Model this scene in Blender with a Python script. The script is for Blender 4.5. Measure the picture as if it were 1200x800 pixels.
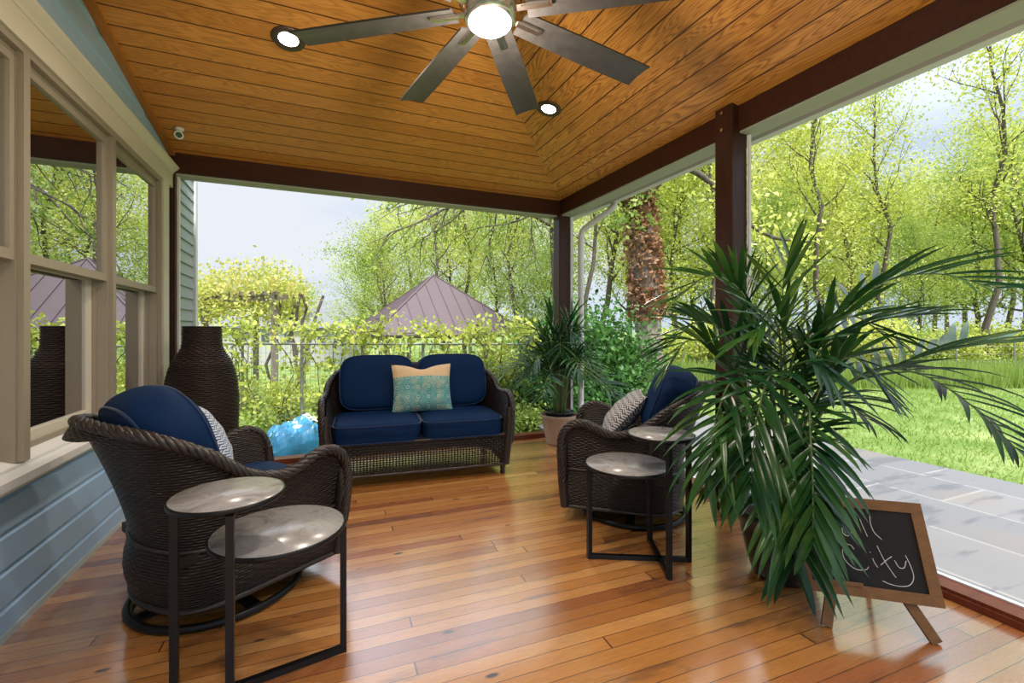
import bpy, math, random
import numpy as np
from mathutils import Vector, Matrix, noise as mnoise
PI = math.pi
C = bpy.context.scene.collection
SC = bpy.context.scene
for o in list(bpy.data.objects): bpy.data.objects.remove(o, do_unlink=True)

# ------------------------------------------------------------------ camera, sky, sun, exposure
CAM_H = 1.2; YAW = 23.08; FPX = 535.0
cam = bpy.data.cameras.new('camera'); cam.sensor_width = 36.0; cam.lens = 36.0*FPX/1200.0
cam.shift_y = -14.0/1200.0; cam.clip_start = 0.05; cam.clip_end = 400
co = bpy.data.objects.new('camera', cam); C.objects.link(co)
co.location = (0, 0, CAM_H); co.rotation_euler = (math.radians(90), 0, math.radians(-YAW))
SC.camera = co
SC.view_settings.view_transform = 'Standard'; SC.view_settings.look = 'None'
SC.view_settings.gamma = 1.0; SC.view_settings.use_curve_mapping = False
SC.view_settings.exposure = 0.0

SKY_STRENGTH = 1.0; SKY_TOP = 2.7     # upper sky boosted to strengthen floor glare and indoor light
SUN_STRENGTH = 6.0
FAN_W = 44.0; CAN_W = 65.0

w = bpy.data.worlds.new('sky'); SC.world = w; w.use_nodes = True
nt = w.node_tree; nt.nodes.clear()
tc = nt.nodes.new('ShaderNodeTexCoord'); mp = nt.nodes.new('ShaderNodeMapping'); mp.inputs['Scale'].default_value = (1, 1, 3.2)
nz = nt.nodes.new('ShaderNodeTexNoise'); nz.inputs['Scale'].default_value = 1.7; nz.inputs['Detail'].default_value = 7; nz.inputs['Roughness'].default_value = .55
rp = nt.nodes.new('ShaderNodeValToRGB')
rp.color_ramp.elements[0].position = .40; rp.color_ramp.elements[0].color = (.62, .74, .93, 1)
rp.color_ramp.elements[1].position = .62; rp.color_ramp.elements[1].color = (.84, .88, .95, 1)
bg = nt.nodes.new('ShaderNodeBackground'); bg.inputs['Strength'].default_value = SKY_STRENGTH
wo = nt.nodes.new('ShaderNodeOutputWorld')
nt.links.new(tc.outputs['Generated'], mp.inputs['Vector']); nt.links.new(mp.outputs['Vector'], nz.inputs['Vector'])
nt.links.new(nz.outputs['Fac'], rp.inputs['Fac']); nt.links.new(rp.outputs['Color'], bg.inputs['Color'])
sx = nt.nodes.new('ShaderNodeSeparateXYZ'); nt.links.new(tc.outputs['Generated'], sx.inputs[0])
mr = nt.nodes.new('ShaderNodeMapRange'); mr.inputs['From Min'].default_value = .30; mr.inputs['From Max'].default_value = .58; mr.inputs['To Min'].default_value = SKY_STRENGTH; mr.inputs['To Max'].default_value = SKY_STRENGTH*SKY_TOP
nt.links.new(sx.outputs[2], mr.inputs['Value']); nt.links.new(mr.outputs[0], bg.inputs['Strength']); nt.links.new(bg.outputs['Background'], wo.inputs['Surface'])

sun = bpy.data.lights.new('sun', 'SUN'); sun.energy = SUN_STRENGTH; sun.angle = math.radians(12); sun.color = (1, .96, .88)
so = bpy.data.objects.new('sun', sun); C.objects.link(so)
so.rotation_euler = (math.radians(34), 0, math.radians(8)); so.location = (0, 0, 12)

# ------------------------------------------------------------------ node helper
class NB:
    def __init__(s, name):
        s.m = bpy.data.materials.new(name); s.m.use_nodes = True
        s.t = s.m.node_tree; s.p = s.t.nodes['Principled BSDF']; s.out = s.t.nodes['Material Output']
        s.tc = s.t.nodes.new('ShaderNodeTexCoord')
    def put(s, sock, v):
        if isinstance(v, bpy.types.NodeSocket): s.t.links.new(v, sock)
        elif isinstance(v, (tuple, list)) and len(v) == 3 and sock.type == 'RGBA': sock.default_value = (*v, 1)
        else: sock.default_value = v
    def n(s, typ, **kw):
        nd = s.t.nodes.new('ShaderNode'+typ)
        for k, v in kw.items(): s.put(nd.inputs[k.replace('_', ' ')], v)
        return nd
    def M(s, op, a, b=0.0, c=0.0):
        nd = s.t.nodes.new('ShaderNodeMath'); nd.operation = op
        s.put(nd.inputs[0], a); s.put(nd.inputs[1], b); s.put(nd.inputs[2], c); return nd.outputs[0]
    def mix(s, f, a, b, blend='MIX'):
        nd = s.t.nodes.new('ShaderNodeMix'); nd.data_type = 'RGBA'; nd.blend_type = blend
        s.put(nd.inputs[0], f); s.put(nd.inputs[6], a); s.put(nd.inputs[7], b); return nd.outputs[2]
    def xyz(s, v):
        nd = s.t.nodes.new('ShaderNodeSeparateXYZ'); s.t.links.new(v, nd.inputs[0]); return nd.outputs
    def vec(s, x, y, z):
        nd = s.t.nodes.new('ShaderNodeCombineXYZ'); s.put(nd.inputs[0], x); s.put(nd.inputs[1], y); s.put(nd.inputs[2], z); return nd.outputs[0]
    def noise(s, v, scale=5, detail=3, rough=.5, dist=0.0):
        nd = s.n('TexNoise', Scale=scale, Detail=detail, Roughness=rough, Distortion=dist); s.t.links.new(v, nd.inputs['Vector']); return nd.outputs['Fac']
    def white(s, v):
        nd = s.t.nodes.new('ShaderNodeTexWhiteNoise'); nd.noise_dimensions = '3D'; s.t.links.new(v, nd.inputs['Vector']); return nd.outputs['Value']
    def ramp(s, f, stops):
        nd = s.t.nodes.new('ShaderNodeValToRGB'); cr = nd.color_ramp
        while len(cr.elements) < len(stops): cr.elements.new(.5)
        for e, (p, c) in zip(cr.elements, stops):
            e.position = p; e.color = (*c, 1) if not isinstance(c, float) else (c, c, c, 1)
        s.put(nd.inputs[0], f); return nd.outputs[0]
    def bump(s, h, strength=.3, dist=.01):
        nd = s.n('Bump', Strength=strength, Distance=dist); s.t.links.new(h, nd.inputs['Height']); s.t.links.new(nd.outputs[0], s.p.inputs['Normal']); return nd.outputs[0]
    def set(s, **kw):
        for k, v in kw.items(): s.put(s.p.inputs[k.replace('_', ' ')], v)
        return s.m

def plain(name, col, rough=.5, metal=0.0, var=.08, scale=18, bump=.0, **kw):
    b = NB(name); v = b.tc.outputs['Object']; f = b.noise(v, scale, 4, .6)
    c2 = tuple(max(0, x*(1-var*2)) for x in col); c1 = tuple(min(1, x*(1+var)) for x in col)
    b.set(Base_Color=b.mix(f, c2, c1), Roughness=rough, Metallic=metal, **kw)
    if bump: b.bump(f, bump, .004)
    return b.m

def emis(name, col, st):
    b = NB(name); b.set(Base_Color=(1, 1, 1), Emission_Color=col, Emission_Strength=st, Roughness=.4); return b.m

def fract(b, x): return b.M('FRACT', x)

# floor: narrow heart-pine boards
def mat_floor():
    b = NB('pine_floor_boards'); o = b.xyz(b.tc.outputs['Object'])
    a = math.radians(1.6); ca, sa = math.cos(a), math.sin(a)
    x = b.M('ADD', b.M('MULTIPLY', o[0], ca), b.M('MULTIPLY', o[1], -sa))
    y = b.M('ADD', b.M('MULTIPLY', o[0], sa), b.M('MULTIPLY', o[1], ca))
    yr = b.M('DIVIDE', y, .0665); row = b.M('FLOOR', yr); fy = b.M('FRACT', yr)
    off = b.M('MULTIPLY', b.white(b.vec(row, 3.3, 1.7)), 9.0)
    xs = b.M('DIVIDE', b.M('ADD', x, off), 2.3); seg = b.M('FLOOR', xs); fx = b.M('FRACT', xs)
    rnd = b.white(b.vec(row, seg, 5.1)); rnd2 = b.white(b.vec(row, seg, 9.7))
    gv = b.vec(b.M('ADD', b.M('MULTIPLY', x, 1.3), b.M('MULTIPLY', rnd, 30)), b.M('MULTIPLY', y, 16), rnd2)
    g = b.noise(gv, 1.6, 5, .6, .6)
    rings = b.M('FRACT', b.M('MULTIPLY', g, 7.0))
    fine = b.noise(b.vec(b.M('MULTIPLY', x, 3), b.M('MULTIPLY', y, 120), rnd), 2.0, 3, .6)
    base = b.ramp(rnd, [(0, (.30, .105, .028)), (.25, (.48, .20, .045)), (.6, (.60, .275, .07)), (.86, (.68, .35, .11)), (.95, (.40, .13, .035)), (1, (.17, .075, .04))])
    c = b.mix(b.M('MULTIPLY', b.ramp(rings, [(.0, 0.0), (.75, 0.55), (1, 1.0)]), .34), base, (.30, .085, .02))
    c = b.mix(b.M('MULTIPLY', b.ramp(fine, [(.4, 0.0), (.7, 1.0)]), .28), c, (.25, .08, .025))
    # dark worn streaks that run along the boards
    st = b.noise(b.vec(b.M('MULTIPLY', x, 1.1), b.M('MULTIPLY', y, 9), 4.0), 1.5, 4, .65)
    c = b.mix(b.M('MULTIPLY', b.ramp(st, [(.57, 0.0), (.70, 1.0)]), .62), c, (.085, .04, .03))
    vo = b.n('TexVoronoi', Scale=1.0); b.t.links.new(b.vec(b.M('MULTIPLY', x, 2.6), b.M('MULTIPLY', y, 6.2), 0.0), vo.inputs['Vector'])
    c = b.mix(b.ramp(vo.outputs['Distance'], [(.04, 1.0), (.085, 0.0)]), c, (.03, .012, .008))
    ly = b.M('LESS_THAN', b.M('ABSOLUTE', b.M('SUBTRACT', fy, .5)), .478)
    lx = b.M('GREATER_THAN', b.M('ABSOLUTE', b.M('SUBTRACT', fx, .5)), .4987)
    lx = b.M('SUBTRACT', 1.0, lx); ln = b.M('MULTIPLY', ly, lx)
    c = b.mix(ln, (.06, .02, .01), c)
    wav = b.noise(b.tc.outputs['Object'], 2.5, 2)
    h = b.M('ADD', ln, b.M('MULTIPLY', b.M('ADD', rnd2, b.M('MULTIPLY', wav, .8)), .25))
    b.set(Base_Color=c, Roughness=b.M('ADD', .20, b.M('MULTIPLY', fine, .16)), Coat_Weight=1.0, Coat_Roughness=.17, Coat_IOR=2.3, Specular_IOR_Level=.6)
    b.bump(h, .25, .004); return b.m

def mat_ceiling(axis, dark=False):
    b = NB('stained_pine_ceiling_boards'); o = b.xyz(b.tc.outputs['Object'])
    al, ac = (o[0], o[1]) if axis == 'x' else (o[1], o[0])
    yr = b.M('DIVIDE', b.M('ADD', ac, .0), .14); row = b.M('FLOOR', yr); fy = b.M('FRACT', yr)
    rnd = b.white(b.vec(row, 2.0, 7.0)); rnd2 = b.white(b.vec(row, 8.0, 1.0))
    gv = b.vec(b.M('ADD', b.M('MULTIPLY', al, 1.0), b.M('MULTIPLY', rnd, 40)), b.M('MULTIPLY', ac, 8), rnd2)
    g = b.noise(gv, 1.25, 2, .45, .35)
    rings = b.M('FRACT', b.M('MULTIPLY', g, 17.0))
    base = b.ramp(rnd, [(0, (.60, .245, .045)), (.5, (.68, .30, .058)), (1, (.76, .35, .075))])
    c = b.mix(b.M('MULTIPLY', b.ramp(rings, [(.30, 0.0), (.80, 1.0), (1, .1)]), .42 if axis == 'x' else .72), base, (.24, .070, .010))
    fine = b.noise(b.vec(b.M('MULTIPLY', al, 2), b.M('MULTIPLY', ac, 90), rnd), 2.0, 2, .6)
    c = b.mix(b.M('MULTIPLY', fine, .25), c, (.30, .11, .02))
    ln = b.M('LESS_THAN', b.M('ABSOLUTE', b.M('SUBTRACT', fy, .5)), .468)
    c = b.mix(ln, (.08, .022, .006), c)
    b.set(Base_Color=c, Roughness=.42, Specular_IOR_Level=.4)
    b.bump(ln, .6, .006); return b.m

def mat_wood(name, c1, c2, axis=2, rough=.45, sc=1.0):
    b = NB(name); o = b.xyz(b.tc.outputs['Object']); k = [14*sc]*3; k[axis] = 1.2*sc
    v = b.vec(b.M('MULTIPLY', o[0], k[0]), b.M('MULTIPLY', o[1], k[1]), b.M('MULTIPLY', o[2], k[2]))
    g = b.noise(v, 2.2, 4, .6, .5); r = b.M('FRACT', b.M('MULTIPLY', g, 5.0))
    b.set(Base_Color=b.mix(b.M('ADD', b.M('MULTIPLY', r, .4), b.M('MULTIPLY', g, .6)), c1, c2), Roughness=rough, Specular_IOR_Level=.22); b.bump(g, .15, .003); return b.m

def mat_wicker(name='dark_resin_wicker', openw=False, c1=(.010, .0065, .0055), c2=(.036, .025, .020), row=.0115, stake=.026, rough=.38):
    b = NB(name); uv = b.xyz(b.tc.outputs['UV'])
    if openw: row, stake = .017, .024
    r = b.M('DIVIDE', uv[1], row); ri = b.M('FLOOR', r); fr = b.M('SUBTRACT', b.M('FRACT', r), .5)
    s = b.M('DIVIDE', uv[0], stake)
    over = b.M('SINE', b.M('MULTIPLY', b.M('ADD', s, ri), PI))
    prof = b.M('COSINE', b.M('MULTIPLY', fr, PI))
    h = b.M('MULTIPLY', prof, b.M('ADD', .62, b.M('MULTIPLY', over, .38)))
    f = b.noise(b.tc.outputs['Object'], 60, 3)
    tone = b.mix(f, c1, c2)
    b.set(Base_Color=b.mix(h, c1, tone), Roughness=rough, Specular_IOR_Level=.3)
    if openw:
        fs = b.M('ABSOLUTE', b.M('SUBTRACT', b.M('FRACT', s), .5))
        hole = b.M('MULTIPLY', b.M('GREATER_THAN', b.M('ABSOLUTE', fr), .24), b.M('LESS_THAN', fs, .27))
        b.set(Alpha=b.M('SUBTRACT', 1.0, hole))
    b.bump(h, 1.0, .006); return b.m

def mat_fabric(name, col, col2=None, rough=.85, sheen=.3):
    b = NB(name); f = b.noise(b.tc.outputs['Object'], 260, 2, .6); g = b.noise(b.tc.outputs['Object'], 5, 3)
    c2 = col2 or tuple(x*.7 for x in col)
    b.set(Base_Color=b.mix(b.M('MULTIPLY', g, .6), col, c2), Roughness=rough, Sheen_Weight=sheen, Sheen_Roughness=.4, Specular_IOR_Level=.12)
    b.bump(b.M('ADD', b.M('MULTIPLY', f, .3), g), .25, .01); return b.m

def mat_leaf(name, cols, trans=.4, rough=.5, nscale=1.5, gloss=True):
    b = NB(name); geo = b.n('NewGeometry'); oi = b.n('ObjectInfo')
    rnd = geo.outputs['Random Per Island']
    ns = b.noise(geo.outputs['Position'], nscale, 3, .6)
    f = b.M('ADD', b.M('MULTIPLY', rnd, .45), b.M('ADD', b.M('MULTIPLY', b.M('SUBTRACT', ns, .5), 1.3), b.M('ADD', b.M('MULTIPLY', oi.outputs['Random'], .35), .1)))
    st = [(i/(len(cols)-1), c) for i, c in enumerate(cols)]
    c = b.ramp(f, st)
    b.set(Base_Color=c, Roughness=rough, Specular_IOR_Level=.35)
    tr = b.n('BsdfTranslucent', Color=b.mix(.5, c, b.mix(1.0, c, (1, 1, .45), 'MULTIPLY')))
    mx = b.n('MixShader', Fac=trans); b.t.links.new(b.p.outputs[0], mx.inputs[1]); b.t.links.new(tr.outputs[0], mx.inputs[2])
    b.t.links.new(mx.outputs[0], b.out.inputs['Surface']); return b.m

def mat_bark(name, c1, c2, sc=1.0):
    b = NB(name); o = b.xyz(b.tc.outputs['Object'])
    v = b.vec(b.M('MULTIPLY', o[0], 14*sc), b.M('MULTIPLY', o[1], 14*sc), b.M('MULTIPLY', o[2], 2.5*sc))
    g = b.noise(v, 2.0, 5, .7, .4); b.set(Base_Color=b.mix(b.ramp(g, [(.3, 0.0), (.7, 1.0)]), c1, c2), Roughness=.9); b.bump(g, .8, .03); return b.m

def mat_glass():
    b = NB('window_glass'); b.t.nodes.remove(b.p)
    lw = b.n('Fresnel', IOR=1.9)
    f = b.M('MINIMUM', b.M('ADD', b.M('MULTIPLY', lw.outputs[0], 1.0), .48), 1.0)
    tr = b.n('BsdfTransparent', Color=(.62, .66, .64)); gl = b.n('BsdfGlossy', Roughness=.0, Color=(.93, .95, .97))
    mx = b.n('MixShader', Fac=f); b.t.links.new(tr.outputs[0], mx.inputs[1]); b.t.links.new(gl.outputs[0], mx.inputs[2])
    b.t.links.new(mx.outputs[0], b.out.inputs['Surface']); return b.m

def mat_patio():
    b = NB('bluestone_paving'); o = b.tc.outputs['Object']; s = b.xyz(o)
    br = b.t.nodes.new('ShaderNodeTexBrick'); br.offset = .37; br.squash = 1.5; br.squash_frequency = 2
    b.t.links.new(b.vec(s[1], s[0], 0.0), br.inputs['Vector'])
    b.put(br.inputs['Scale'], 1.0); b.put(br.inputs['Mortar Size'], .012); b.put(br.inputs['Brick Width'], .95); b.put(br.inputs['Row Height'], .62)
    b.put(br.inputs['Color1'], (.150, .152, .16)); b.put(br.inputs['Color2'], (.215, .205, .20)); b.put(br.inputs['Mortar'], (.30, .285, .265))
    n1 = b.noise(b.vec(b.M('MULTIPLY', s[0], 1.0), b.M('MULTIPLY', s[1], 4.5), 1.0), 1.1, 4, .6)
    n2 = b.noise(o, 30, 4, .6)
    c = b.mix(b.M('MULTIPLY', b.ramp(n1, [(.54, 0.0), (.60, 1.0)]), .7), br.outputs['Color'], (.085, .09, .105))
    c = b.mix(b.M('MULTIPLY', b.ramp(b.noise(o, .9, 2), [(.55, 0.0), (.65, 1.0)]), .35), c, (.24, .18, .13))
    c = b.mix(b.M('MULTIPLY', n2, .25), c, (.22, .22, .235))
    b.set(Base_Color=c, Roughness=.7); b.bump(b.M('ADD', n1, b.M('MULTIPLY', n2, .4)), .3, .01); return b.m

def mat_ground():
    b = NB('mown_lawn_and_garden_ground'); o = b.tc.outputs['Object']
    a = b.noise(o, 1.1, 5, .6); c = b.noise(o, 26, 4, .7); s = b.noise(o, .25, 2)
    col = b.mix(c, (.085, .16, .022), (.20, .30, .055)); col = b.mix(b.ramp(a, [(.45, 0.0), (.75, 1.0)]), col, (.32, .38, .13))
    b.set(Base_Color=b.mix(b.M('MULTIPLY', b.ramp(s, [(.55, 0.0), (.7, 1.0)]), .3), col, (.35, .30, .16)), Roughness=.95); b.bump(c, .8, .03); return b.m

def mat_marble():
    b = NB('grey_stone_table_top'); o = b.tc.outputs['Object']
    n = b.noise(o, 7, 5, .6, 1.2); c = b.ramp(n, [(.3, (.17, .165, .165)), (.5, (.33, .32, .32)), (.62, (.24, .225, .215)), (.8, (.48, .46, .44))])
    b.set(Base_Color=c, Roughness=.24, Specular_IOR_Level=.6); return b.m

def mat_teal():
    b = NB('teal_and_tan_printed_fabric'); g = b.xyz(b.tc.outputs['Generated'])
    x = b.M('MULTIPLY', g[0], 6.0); y = b.M('MULTIPLY', g[2], 5.0)
    fx = b.M('ABSOLUTE', b.M('SUBTRACT', b.M('FRACT', x), .5)); fy = b.M('ABSOLUTE', b.M('SUBTRACT', b.M('FRACT', y), .5))
    d = b.M('ADD', b.M('POWER', b.M('MULTIPLY', fx, 2.2), 2.0), b.M('POWER', b.M('MULTIPLY', fy, 2.0), 2.0))
    ring = b.M('SINE', b.M('MULTIPLY', d, 13.0))
    n = b.noise(b.tc.outputs['Object'], 40, 3, .7)
    c = b.mix(b.ramp(b.M('ADD', ring, b.M('MULTIPLY', b.M('SUBTRACT', n, .5), 2.2)), [(.3, 0.0), (.7, 1.0)]), (.03, .24, .26), (.30, .47, .42))
    n2 = b.noise(b.tc.outputs['Object'], 9, 3, .7)
    c = b.mix(b.ramp(n2, [(.45, 0.0), (.65, .6)]), c, (.42, .42, .30))
    top = b.M('GREATER_THAN', g[2], .72)
    c = b.mix(top, c, b.mix(n, (.52, .36, .20), (.66, .50, .32)))
    b.set(Base_Color=c, Roughness=.9); b.bump(n, .2, .004); return b.m

def mat_geo(name, dark=(.035, .05, .12), light=(.62, .65, .68), k=15.0):
    b = NB(name); g = b.xyz(b.tc.outputs['Generated'])
    a = b.M('MULTIPLY', b.M('ADD', g[0], g[2]), k); c = b.M('MULTIPLY', b.M('SUBTRACT', g[0], g[2]), k)
    fa = b.M('FRACT', a); fc = b.M('FRACT', c)
    par = b.M('MODULO', b.M('ADD', b.M('FLOOR', a), b.M('FLOOR', b.M('ADD', c, 40.0))), 2.0)
    l1 = b.M('LESS_THAN', b.M('FRACT', b.M('MULTIPLY', fa, 2.0)), .45); l2 = b.M('LESS_THAN', b.M('FRACT', b.M('MULTIPLY', fc, 2.0)), .45)
    m = b.M('ADD', b.M('MULTIPLY', par, l1), b.M('MULTIPLY', b.M('SUBTRACT', 1.0, par), l2))
    b.set(Base_Color=b.mix(m, light, dark), Roughness=.9); return b.m

M = dict(
 floor=mat_floor(), ceil_far=mat_ceiling('x'), ceil_side=mat_ceiling('y'),
 beam=mat_wood('dark_stained_beam_wood', (.026, .008, .005), (.070, .021, .010), 0, .45),
 post=mat_wood('dark_stained_post_wood', (.024, .009, .006), (.065, .024, .014), 2, .35),
 sill=mat_wood('red_brown_sill_wood', (.11, .025, .012), (.20, .05, .025), 0, .3),
 trimwood=mat_wood('ceiling_edge_wood', (.34, .12, .025), (.50, .20, .04), 1, .45),
 siding=plain('blue_grey_painted_boards', (.32, .49, .70), .45, var=.03),
 lap=plain('grey_lap_siding', (.34, .38, .38), .6, var=.04),
 cream=plain('cream_painted_trim', (.60, .56, .47), .45, var=.03),
 tan=plain('tan_window_frame', (.29, .25, .195), .4, var=.03),
 white=plain('white_painted_metal', (.72, .73, .74), .35, var=.02),
 soffit=plain('pale_green_soffit_board', (.36, .38, .30), .6, var=.03),
 gutter=plain('white_gutter_metal', (.62, .62, .62), .4, var=.02),
 glass=mat_glass(), patio=mat_patio(), ground=mat_ground(), marble=mat_marble(),
 black=plain('black_powder_coated_steel', (.012, .012, .013), .35, .6, var=.1),
 wick=mat_wicker(), wick_open=mat_wicker('open_weave_resin_wicker', True),
 rim=plain('wrapped_wicker_strand', (.028, .018, .015), .34, var=.5, scale=70, bump=.6),
 vase=mat_wicker('woven_brown_vase_wicker', False, (.022, .013, .010), (.21, .115, .070), .014, .032, .5),
 navy=mat_fabric('navy_cushion_fabric', (.0012, .018, .070), (.001, .010, .040), .7, .0),
 piping=mat_fabric('navy_piping', (.006, .022, .075), rough=.7),
 teal=mat_teal(), geo=mat_geo('blue_and_white_geometric_fabric', (.05, .09, .22), (.62, .68, .74), 15.0), geo2=mat_geo('charcoal_and_white_fret_fabric', (.035, .038, .07), (.50, .49, .48), 11.0),
 blade=plain('weathered_dark_fan_blade', (.050, .045, .042), .38, .0, var=.3, scale=25),
 nickel=plain('brushed_nickel', (.62, .58, .52), .22, 1.0, var=.06),
 bronze=plain('bronze_light_ring', (.10, .075, .06), .4, .5), lamp=emis('lit_lamp_diffuser', (1, .90, .74), 14), can=emis('lit_recessed_lamp', (1, .86, .70), 16),
 potstone=mat_wood('ribbed_tan_planter', (.36, .26, .19), (.50, .38, .29), 2, .6), potblack=plain('black_plastic_pot', (.012, .014, .018), .3, var=.1), soil=plain('dark_potting_soil', (.03, .02, .013), 1, var=.4, scale=50, bump=.8),
 palm=mat_leaf('glossy_dark_palm_leaf', [(.006, .030, .014), (.012, .060, .018), (.035, .11, .022), (.14, .24, .04)], .22, .25, 3.0),
 palmstem=plain('green_palm_stem', (.10, .17, .04), .45, var=.25),
 boardwood=mat_wood('brown_chalkboard_frame', (.12, .055, .018), (.22, .105, .036), 0, .55), slate=plain('black_chalkboard_surface', (.010, .008, .008), .9, var=.25, scale=6), chalk=plain('white_chalk', (.62, .60, .58), 1),
 leaf_y=mat_leaf('spring_yellow_green_leaf', [(.27, .33, .06), (.48, .55, .11), (.72, .73, .20), (.86, .83, .42)], .45),
 leaf_g=mat_leaf('mid_green_leaf', [(.12, .20, .04), (.28, .39, .08), (.46, .56, .15), (.62, .68, .28)], .40),
 leaf_d=mat_leaf('dark_green_shrub_leaf', [(.02, .07, .015), (.05, .15, .03), (.10, .24, .05), (.20, .34, .08)], .3, .4),
 leaf_o=mat_leaf('bronze_tinged_vine_leaf', [(.18, .30, .05), (.40, .50, .09), (.62, .54, .18), (.62, .66, .24)], .45),
 leaf_b=mat_leaf('dead_brown_ivy_leaf', [(.09, .04, .02), (.22, .10, .05), (.38, .20, .11), (.52, .34, .22)], .15, .8),
 leaf_l=mat_leaf('pale_grass_blade', [(.16, .27, .05), (.29, .41, .09), (.42, .50, .17)], .4, .6),
 bark=mat_bark('grey_brown_bark', (.055, .042, .032), (.17, .135, .105)), bark_pale=mat_bark('pinkish_grey_bark', (.13, .10, .085), (.36, .29, .25)),
 metalroof=plain('purple_brown_metal_roof', (.125, .088, .098), .55, .1, var=.06, scale=2), housewall=plain('white_house_wall', (.42, .42, .41), .8, var=.03), greyroof=plain('grey_shingle_roof', (.20, .205, .22), .9, var=.1, scale=6),
 dark=plain('dark_window_pane', (.08, .09, .10), .15), fencewood=mat_wood('weathered_fence_wood', (.10, .085, .07), (.26, .22, .18), 2, .9), wire=plain('galvanised_wire', (.33, .33, .33), .45, .6),
 tarp=plain('blue_plastic_sheet', (.06, .33, .62), .35, var=.5, scale=5), tarpw=plain('white_plastic_sheet', (.75, .77, .80), .5, var=.1),
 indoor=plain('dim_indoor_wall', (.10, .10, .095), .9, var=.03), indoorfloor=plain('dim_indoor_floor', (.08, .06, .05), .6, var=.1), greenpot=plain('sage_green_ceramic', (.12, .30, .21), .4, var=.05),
 roof=plain('dark_roof_shingles', (.08, .08, .08), .9, var=.2, scale=20), lens=plain('black_camera_lens', (.01, .012, .02), .1), terracotta=plain('terracotta_clay', (.42, .17, .08), .8),
)

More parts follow.
